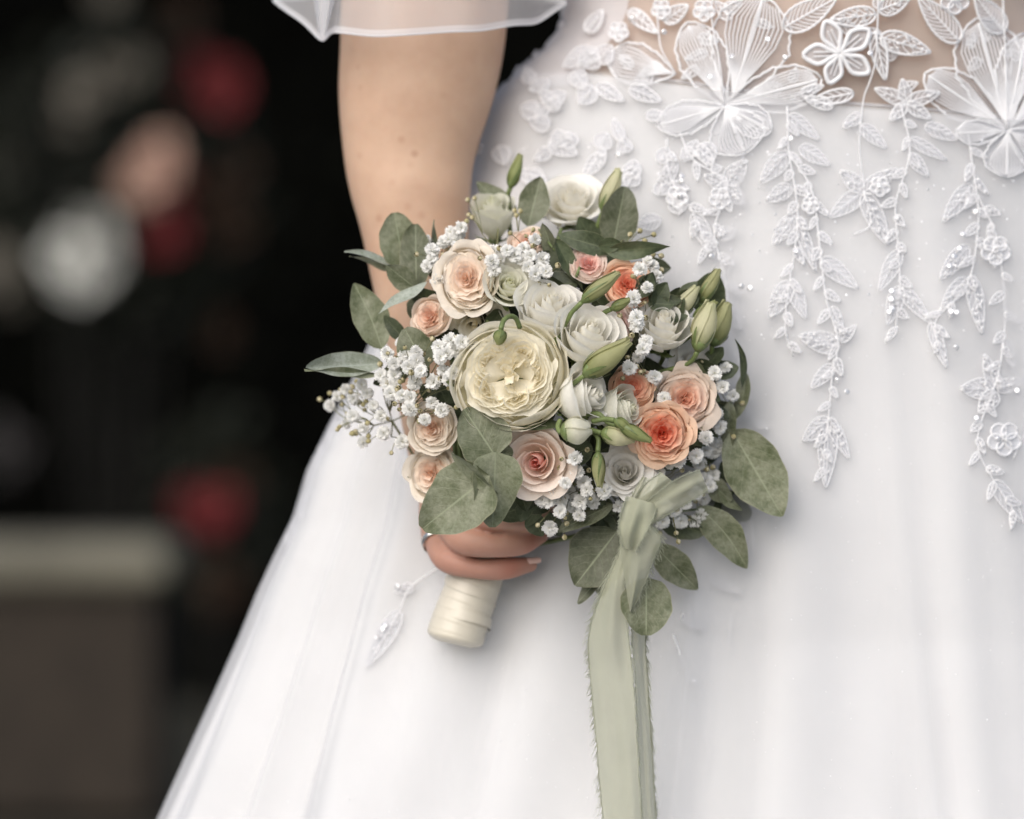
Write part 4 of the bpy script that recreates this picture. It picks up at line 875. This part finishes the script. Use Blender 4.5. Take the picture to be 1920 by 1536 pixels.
GY = {'left': ((735, 790), 'airy spray of baby\'s breath spilling out at the left edge', [(753, 643), (725, 663), (780, 661), (738, 681), (760, 668), (781, 677), (740, 705), (766, 688), (789, 696), (777, 717), (813, 717), (841, 712), (850, 699), (831, 696), (677, 704), (678, 721), (689, 738), (753, 742), (768, 746), (810, 756), (828, 769),
               (796, 787), (768, 767), (633, 743), (648, 730), (663, 747), (619, 761), (661, 780), (650, 794), (714, 780), (681, 829), (719, 813), (754, 829), (732, 738), (714, 704), (742, 728), (682, 803), (700, 760), (726, 720), (826, 669)]),
      'mid': ((850, 690), 'baby\'s breath tuft above the cream rose', [(844, 639), (865, 642), (886, 647), (822, 650), (838, 662), (856, 658)]),
      'up': ((830, 560), 'baby\'s breath beside the upper peach rose', [(800, 452), (810, 470), (846, 436), (865, 428), (841, 449), (820, 525), (810, 488), (858, 440), (832, 455), (855, 452), (800, 500)]),
      'top': ((985, 530), 'dense baby\'s breath below the top greenish rose', [(927, 473), (951, 470), (982, 465), (1003, 449), (979, 488), (1016, 486), (922, 490), (927, 506), (1003, 514), (1024, 509), (940, 486), (966, 478), (995, 480), (1010, 505), (990, 500)]),
      'right': ((1215, 640), 'baby\'s breath around the right hand white rose', [(1203, 523), (1231, 518), (1187, 560), (1223, 546), (1213, 540), (1194, 596), (1211, 642), (1197, 670), (1215, 491), (1194, 611), (1200, 505), (1225, 500), (1180, 690), (1205, 655)]),
      'east': ((1330, 790), 'baby\'s breath at the right rim', [(1227, 707), (1245, 748), (1354, 725), (1374, 743), (1344, 777), (1323, 821), (1323, 845), (1305, 855), (1336, 847), (1344, 836), (1360, 690), (1340, 700), (1350, 800), (1312, 870)]),
      'low': ((1090, 900), 'baby\'s breath cluster under the blush rose', [(1081, 886), (1100, 918), (1133, 922), (1068, 923), (1052, 936), (1088, 941), (1112, 941), (1159, 949), (1050, 959), (1086, 967), (1031, 991), (1078, 860), (1016, 936), (1095, 905), (1106, 930), (1040, 920), (1120, 955), (1072, 950), (1060, 905), (1030, 940)]),
      'knot': ((1270, 920), 'baby\'s breath behind and below the ribbon loop', [(1213, 879), (1237, 884), (1271, 863), (1338, 892), (1333, 912), (1286, 944), (1305, 925), (1266, 957), (1303, 978), (1315, 965), (1242, 978), (1276, 978), (1255, 868), (1225, 870), (1322, 900), (1335, 925), (1320, 935), (1250, 950)])}
nb = 0
for key, (hub, lab, fl) in GY.items():
    mb = MB(); hp = P(*hub, dome(*hub) + .04); sprg = link('babys_breath_sprig', None, bouquet, Matrix.Translation(hp), label=lab); ends = []
    subs = [P(hub[0] + rng.uniform(-40, 40), hub[1] + rng.uniform(-50, 30), dome(*hub) + .026) for _ in range(5)]
    # a few sub hubs, then fine stalks
    nodes = []
    for (x, y) in fl:
        nodes.append(P(x, y, dome(x, y) + rng.uniform(-.020, -.004) + (.012 if key in ('knot', 'low', 'east', 'right') and rng.random() < .4 else 0)))
    for s_ in subs: mb.tube([Vector(a_) - hp for a_ in cr([tuple(hp), tuple(hp.lerp(s_, .5) + Vector((0, .004, 0))), tuple(s_)], 7)], .0005, 5)
    mb.tube([Vector(a_) - hp for a_ in cr([tuple(hp), tuple(hp.lerp(G0, .5) + Vector((0, .01, 0))), tuple(G0)], 10)], .0009, 6)
    for n_, p in enumerate(nodes):
        s_ = min(subs, key=lambda q: (q - p).length); md = s_.lerp(p, .55) + Vector((rng.uniform(-.004, .004), .006 if key != 'left' else -.004, rng.uniform(-.004, .004)))
        mb.tube([Vector(a_) - hp for a_ in cr([tuple(s_), tuple(md), tuple(p + Vector((0, .004, 0)))], 7)], .00035, 5)
        d = Vector((rng.uniform(-.5, .5), -1, rng.uniform(-.3, .6))) + (p - s_).normalized() * .5
        m = frame(p, d, roll=rng.uniform(0, 6)) @ Matrix.Scale(rng.uniform(.80, 1.08) * (.85 if key == 'left' and p.x < P(700, 0).x else 1), 4); link('blossom', BM[rng.randrange(6)], sprg, m); nb += 1
        for q in range(2 if key == 'left' else 1):   # unopened buds on side stalks
            if rng.random() < .25: continue
            e_ = p + Vector((rng.uniform(-.011, .011), rng.uniform(0, .006), rng.uniform(-.010, .010))); mb.tube([Vector(md) - hp, (Vector(md).lerp(e_, .6) + Vector((0, .001, .001))) - hp, e_ - hp], .00026, 4)
            link('flower_bud', BU, sprg, frame(e_, e_ - Vector(md), roll=rng.random() * 6) @ Matrix.Scale(rng.uniform(.8, 1.2), 4))
    for q in range(6):
        x0, y0 = rng.choice(fl); e_ = P(x0 + rng.uniform(-24, 24), y0 + rng.uniform(-24, 24), dome(x0, y0) + rng.uniform(-.006, .01)); s_ = min(subs, key=lambda q_: (q_ - e_).length)
        mb.tube([s_ - hp, s_.lerp(e_, .5) + Vector((rng.uniform(-.003, .003), 0, rng.uniform(-.003, .003))) - hp, e_ - hp], .00028, 4); link('flower_bud', BU, sprg, frame(e_, e_ - s_))
    sprg_mesh = mb.mesh('stalks', M_TWIG); link('stalks', sprg_mesh, sprg, Matrix.Translation(hp))
# loose bud stalks at the rim
sp = sprig('babys_breath_sprig', [(1190, 470), (1150, 490)], .0005, 'bare budded stalks of baby\'s breath against the skirt at the top right', M_TWIG)
for (x, y) in ((1200, 433), (1226, 440), (1209, 452), (1190, 458), (1182, 440), (1225, 494), (1240, 506), (1240, 480), (1215, 470)):
    p = P(x, y, dome(x, y) - .004); b_ = P(1175, 462, dome(1175, 462)); mb = MB(); mb.tube([b_, b_.lerp(p, .5) + Vector((0, 0, .001)), p], .0003, 4); link('stalk', mb.mesh('stalk', M_TWIG), sp); link('flower_bud', BU, sp, frame(p, p - b_) @ Matrix.Scale(1.1, 4))
sp = sprig('babys_breath_sprig', [(905, 440), (930, 470)], .0005, 'bare budded stalks beside the narrow greenish rose', M_TWIG)
for (x, y) in ((877, 375), (890, 372), (879, 403), (885, 408), (965, 395), (976, 396), (968, 404), (650, 470)):
    if x < 700: continue
    p = P(x, y, dome(x, y) + .004); b_ = P(905 if x < 920 else 972, 440, dome(905, 440) + .01); mb = MB(); mb.tube([b_, b_.lerp(p, .5) + Vector((0, 0, .002)), p], .0003, 4); link('stalk', mb.mesh('stalk', M_TWIG), sp); link('flower_bud', BU, sp, frame(p, p - b_))
for (x, y, bx, by) in ((1008, 985, 1035, 955), (1272, 1016, 1262, 975), (1268, 1000, 1262, 970)):
    p = P(x, y, -.03); b_ = P(bx, by, -.02); mb = MB(); mb.tube([b_, b_.lerp(p, .5), p], .0003, 4); link('stalk', mb.mesh('stalk', M_TWIG), sp); link('flower_bud', BU, sp, frame(p, p - b_))

# ribbon: sage chiffon with frayed edges
rib_root = None
def strip(Lp, Rp, nlen=80, nw=14, belly=.0, side=1, fringe=(1, 1), wob=.0012, name='ribbon_tail', fl=9, dens=1.0):
    global rib_root
    Lc = cr(Lp, nlen); Rc = cr(Rp, nlen); g = np.zeros((nw, nlen, 3)); ph = rng.uniform(0, 6)
    for j in range(nlen):
        for i in range(nw):
            t = i / (nw - 1); q = Lc[j] * (1 - t) + Rc[j] * t; Y = q[2] - belly * math.sin(math.pi * t) + wob * math.sin(t * 7 + j * .09 + ph) + wob * .6 * math.sin(t * 13 - j * .05)
            g[i, j] = P(q[0], q[1], Y)
    mb = MB(); mb.grid(g); o = link(name, mb.mesh(name, M_RIB), rib_root or bouquet)
    fb = MB(); any_ = False
    for sd_, on_ in ((0, fringe[0]), (nw - 1, fringe[1])):
        if not on_: continue
        any_ = True
        for k in range(int(nlen * 4.2 * dens)):
            j = rng.uniform(0, nlen - 1.01); jj = int(j); f = j - jj; p = Vector(g[sd_, jj] * (1 - f) + g[sd_, jj + 1] * f); inn = Vector(g[1 if sd_ == 0 else nw - 2, jj]); tg = Vector(g[sd_, jj + 1] - g[sd_, jj]).normalized()
            o_ = (p - inn).normalized(); l = on_ * rng.uniform(.2, 1.0) ** 1.8 * 1.7 * fl * K; e_ = p + o_ * l + tg * rng.uniform(-.3, .9) * l + Vector((0, rng.uniform(-.4, .2) * l, -.25 * l)); md = p.lerp(e_, .5) + Vector((rng.uniform(-.1, .1) * l, 0, rng.uniform(-.25, .25) * l))
            fb.tube([p - o_ * .0004, md, e_], [.00017, .00014, .00006], 3, cap=False)
        for off_ in (0, .0005):       # loosened warp threads that run along the edge
            fb.tube([Vector(g[sd_, j]) + Vector((rng.uniform(-.0006, .0006), -.0003 - off_, 0)) for j in range(nlen)], .00017, 3, cap=False)
    if any_: link('frayed_edge', fb.mesh('frayed_edge', M_FRAY), o, kind='stuff')
    return o
rib_mb = MB()
kn = P(1196, 975, -.052)
KN = np.zeros((16, 10, 3))
for i in range(16):
    a_ = 2 * math.pi * i / 15
    for j in range(10): b_ = j / 9; KN[i, j] = kn + Vector((math.cos(a_) * .007 * (1 + .2 * math.sin(b_ * 5)), math.sin(a_) * .006, (.5 - b_) * .020))
rib_mb.grid(KN); rr_ = link('ribbon', rib_mb.mesh('ribbon', M_RIB), bouquet, label='sage green chiffon ribbon with frayed edges tied below the flowers'); rib_root = rr_
# tails
strip([(1178, 985, -.040), (1160, 1040, -.036), (1128, 1110, -.034), (1104, 1190, -.030), (1106, 1260, -.026), (1117, 1380, -.024), (1132, 1560, -.022), (1150, 1800, -.02)],
      [(1200, 985, -.042), (1185, 1040, -.040), (1172, 1100, -.040), (1178, 1190, -.040), (1186, 1260, -.038), (1194, 1380, -.036), (1205, 1560, -.034), (1225, 1800, -.03)], 130, 16, .004, fl=12, fringe=(1, .45))
strip([(1190, 1120, -.028), (1184, 1190, -.026), (1190, 1260, -.024), (1196, 1380, -.022), (1206, 1560, -.020), (1226, 1800, -.02)],
      [(1214, 1110, -.026), (1210, 1190, -.020), (1215, 1290, -.016), (1222, 1400, -.014), (1232, 1560, -.012), (1250, 1800, -.01)], 110, 10, .001, fl=10, fringe=(.01, 1))
# upper fall over the knot, narrowing to a point
strip([(1160, 975, -.058), (1162, 1010, -.060), (1166, 1050, -.058), (1172, 1090, -.054), (1180, 1145, -.046)], [(1222, 985, -.058), (1238, 1012, -.060), (1225, 1050, -.058), (1208, 1095, -.054), (1184, 1150, -.046)], 50, 14, .003, name='ribbon_tail', fringe=(0, 1), fl=11)
strip([(1176, 930, -.060), (1164, 962, -.068), (1161, 995, -.068), (1170, 1028, -.062)], [(1232, 946, -.062), (1226, 968, -.068), (1208, 1004, -.070), (1192, 1034, -.062)], 30, 14, .001, wob=.0022, name='ribbon_loop', fringe=(.8, .8), fl=5)
# loops
strip([(1200, 950, -.056), (1226, 930, -.062), (1258, 905, -.066), (1288, 890, -.064), (1312, 882, -.056)], [(1212, 990, -.054), (1240, 972, -.060), (1274, 952, -.060), (1304, 934, -.058), (1328, 918, -.052)], 50, 14, .002, name='ribbon_loop', fringe=(.8, .8), fl=5)
strip([(1182, 952, -.050), (1200, 920, -.056), (1216, 902, -.058), (1240, 886, -.052)], [(1214, 962, -.056), (1226, 944, -.062), (1244, 928, -.062), (1268, 908, -.056)], 36, 12, .001, name='ribbon_loop', fringe=(.8, .8), fl=5)
strip([(1182, 940, -.046), (1192, 918, -.050), (1206, 894, -.048)], [(1194, 944, -.050), (1204, 922, -.056), (1214, 896, -.050)], 20, 8, .002, name='ribbon_loop', fringe=(1, 0), fl=7)

# ------------------------------------------------------------------ background, far out of focus
M_BOUNCE = mat_plain('pale_bounce_sheet', (.27, .275, .28), .95, 60, .35, .01)
M_GROUND = mat_plain('dark_soil', (.030, .028, .018), .95, 4, .5, .01)
mb = MB(); gx = np.zeros((60, 60, 3))
for i in range(60):
    for j in range(60):
        s1 = (i / 59 * 2 - 1); s2 = (j / 59 * 2 - 1); x = s1 * abs(s1) * 120; y = s2 * abs(s2) * 120; gx[i, j] = (x, y, .02 * math.sin(x * 1.3) * math.sin(y * 1.1) - .02)
mb.grid(gx); link('ground', mb.mesh('ground', M_GROUND), kind='structure')
mb = MB(); gx = np.zeros((40, 40, 3))
for i in range(40):
    for j in range(40): gx[i, j] = (-9 + 18 * i / 39, -12 + 15 * j / 39, .012 + .003 * math.sin(i * 2.1 + j))
mb.grid(gx); link('path', mb.mesh('path', M_BOUNCE), kind='structure')  # unseen pale sheet added to bounce light up onto the dress
M_HEDGE = mat_plain('hedge_shade', (.0010, .0011, .0008), .95, 3, .5, spec=.05)  # deep shade is put into these near-black hedge and leaf colours
M_HLEAF = mat_plain('shaded_hedge_leaf', (.0020, .0024, .0012), .7, 2, .5, spec=.08, attr=True)
YB = 10.5
hed = MB(); g = np.zeros((60, 30, 3))
for i in range(60):
    for j in range(30):
        x = -9 + 20 * i / 59; z = -.1 + 5.6 * j / 29; g[i, j] = (x, YB + .7 + .15 * math.sin(x * 3 + z * 2) + .1 * math.sin(x * 7 - z * 5) + max(0, z - 4) * .8, z)
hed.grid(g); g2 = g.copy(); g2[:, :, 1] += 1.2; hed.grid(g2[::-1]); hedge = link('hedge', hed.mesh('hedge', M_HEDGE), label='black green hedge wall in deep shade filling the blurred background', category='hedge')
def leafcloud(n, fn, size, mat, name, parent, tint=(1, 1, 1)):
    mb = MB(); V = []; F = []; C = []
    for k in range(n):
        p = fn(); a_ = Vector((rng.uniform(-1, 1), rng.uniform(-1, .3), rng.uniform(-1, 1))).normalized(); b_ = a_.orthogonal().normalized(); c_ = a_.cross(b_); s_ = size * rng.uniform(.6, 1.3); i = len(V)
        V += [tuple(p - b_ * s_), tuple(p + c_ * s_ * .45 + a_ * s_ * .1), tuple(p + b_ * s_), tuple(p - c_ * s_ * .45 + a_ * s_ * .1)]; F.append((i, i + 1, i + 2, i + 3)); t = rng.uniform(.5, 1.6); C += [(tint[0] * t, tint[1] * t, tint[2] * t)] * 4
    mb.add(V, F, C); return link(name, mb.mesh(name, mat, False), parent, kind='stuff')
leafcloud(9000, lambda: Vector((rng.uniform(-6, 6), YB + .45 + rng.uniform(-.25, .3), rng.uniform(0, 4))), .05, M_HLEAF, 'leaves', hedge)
M_FARLEAF = mat_plain('rose_bush_leaf', (.009, .011, .005), .6, 5, .5, attr=True)
M_FARP = mat_petal('far_rose_petal', .2, .6, .0)
def far_rose(px, py, rr, col, Y, parent):
    p = P(px, py, Y); mb = MB(); col = np.array(col)
    for li, (rf, n, om, cl, cu) in enumerate(((.3, 3, 1.6, .3, 0), (.6, 4, 1.3, .2, .2), (.85, 5, 1.0, .1, .4), (1.0, 5, .9, 0, .6))):
        for k in range(n):
            seedc[0] += 1; g, u, v = petal_grid(rr * rf, rr * 1.1, k * 6.283 / n + li, om, cl, cu, .1, .05, nu=7, nv=6, seed=seedc[0]); mb.grid(g, col * rng.uniform(.8, 1.1))
    return link('blossom', mb.mesh('blossom', M_FARP), parent, frame(p, (rng.uniform(-.4, .4), -1, rng.uniform(-.1, .5)), roll=rng.random() * 6))
YR = 8.4
M_DTWIG = mat_plain('dark_twig', (.006, .0055, .004), .8, 20, .3)
def bush(label, cx, cy, rx, ry, roses, nleaf):
    c = P(cx, cy, YR + .15); s = K * (YR + D) / D; mb = MB()
    foot = Vector((c.x, c.y + .1, 0)); 
    for k in range(7):
        e_ = P(cx + rng.uniform(-.7, .7) * rx, cy + rng.uniform(-.8, .3) * ry, YR + .2); mb.tube([foot, foot.lerp(e_, .5) + Vector((rng.uniform(-.08, .08), 0, .05)), e_], [.012, .008, .004], 6)
    b = link('rose_bush', mb.mesh('rose_bush', M_DTWIG), label=label, category='rose bush', group='flowering bushes out of focus')
    def fn():
        while True:
            q = [rng.uniform(-1, 1) for _ in range(3)]
            if sum(a_ * a_ for a_ in q) < 1: break
        return Vector((c.x + q[0] * rx * s, c.y + .1 + q[1] * .25, c.z + q[2] * ry * s))
    leafcloud(nleaf, fn, .035, M_FARLEAF, 'leaves', b)
    for (x, y, r, col) in roses:
        for q in range(3): f = rng.uniform(.5, .95); far_rose(x + rng.uniform(-.8, .8) * r, y + rng.uniform(-.8, .8) * r, r * .62 * s, [c_ * f for c_ in col], YR - .05 + rng.uniform(-.25, .25), b)
RED = (.24, .030, .034); PNK = (.78, .52, .42); WHT = (.80, .80, .76); BG = (.20, .18, .15); BR = (.050, .024, .012); DG = (.04, .04, .03)
bush('blurred rose bush with pale and red blooms, upper left', 220, 330, 300, 330, [(155, 465, 46, WHT), (195, 500, 38, WHT), (140, 510, 30, WHT), (275, 300, 34, PNK), (272, 350, 34, PNK), (250, 330, 28, BG), (322, 405, 30, RED), (318, 450, 28, RED), (330, 330, 14, RED),
      (150, 190, 34, BG), (195, 150, 34, BG), (240, 120, 26, BG), (120, 230, 20, BG), (395, 150, 38, RED), (425, 185, 26, RED), (370, 110, 20, RED), (10, 500, 34, BG), (12, 540, 26, BG), (5, 310, 30, DG), (200, -15, 24, BG), (430, 420, 30, BR), (400, 360, 36, BR), (460, 300, 24, BR), (340, 40, 30, BR)], 1500)
bush('blurred bush with one dull red bloom, lower left beside the skirt', 400, 960, 130, 210, [(385, 950, 34, RED), (400, 985, 26, RED), (355, 930, 18, RED), (430, 1080, 32, BR), (420, 1130, 24, BR), (440, 900, 24, BR), (5, 800, 30, (.05, .045, .045)), (8, 850, 30, (.05, .045, .045)), (420, 620, 22, BR)], 500)
# stone planter
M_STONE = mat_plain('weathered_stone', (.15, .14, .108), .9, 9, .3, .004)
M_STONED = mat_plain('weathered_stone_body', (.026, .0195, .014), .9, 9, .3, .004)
YP = 7.0; s = K * (YP + D) / D; cxp = P(60, 0, YP).x; ztop = P(0, 1022, YP).z
def box(mb, x0, x1, y0, y1, z0, z1, bev=.02):
    prof = [(-bev, 0), (0, bev), (0, z1 - z0 - bev), (-bev, z1 - z0)]; rings = []
    for (o_, h) in prof: rings.append([(x0 - o_, y0 - o_, z0 + h), (x1 + o_, y0 - o_, z0 + h), (x1 + o_, y1 + o_, z0 + h), (x0 - o_, y1 + o_, z0 + h)])
    V = [p for r in rings for p in r]; F = [(i * 4 + j, i * 4 + (j + 1) % 4, (i + 1) * 4 + (j + 1) % 4, (i + 1) * 4 + j) for i in range(3) for j in range(4)] + [(3, 2, 1, 0), (12, 13, 14, 15)]; mb.add(V, F)
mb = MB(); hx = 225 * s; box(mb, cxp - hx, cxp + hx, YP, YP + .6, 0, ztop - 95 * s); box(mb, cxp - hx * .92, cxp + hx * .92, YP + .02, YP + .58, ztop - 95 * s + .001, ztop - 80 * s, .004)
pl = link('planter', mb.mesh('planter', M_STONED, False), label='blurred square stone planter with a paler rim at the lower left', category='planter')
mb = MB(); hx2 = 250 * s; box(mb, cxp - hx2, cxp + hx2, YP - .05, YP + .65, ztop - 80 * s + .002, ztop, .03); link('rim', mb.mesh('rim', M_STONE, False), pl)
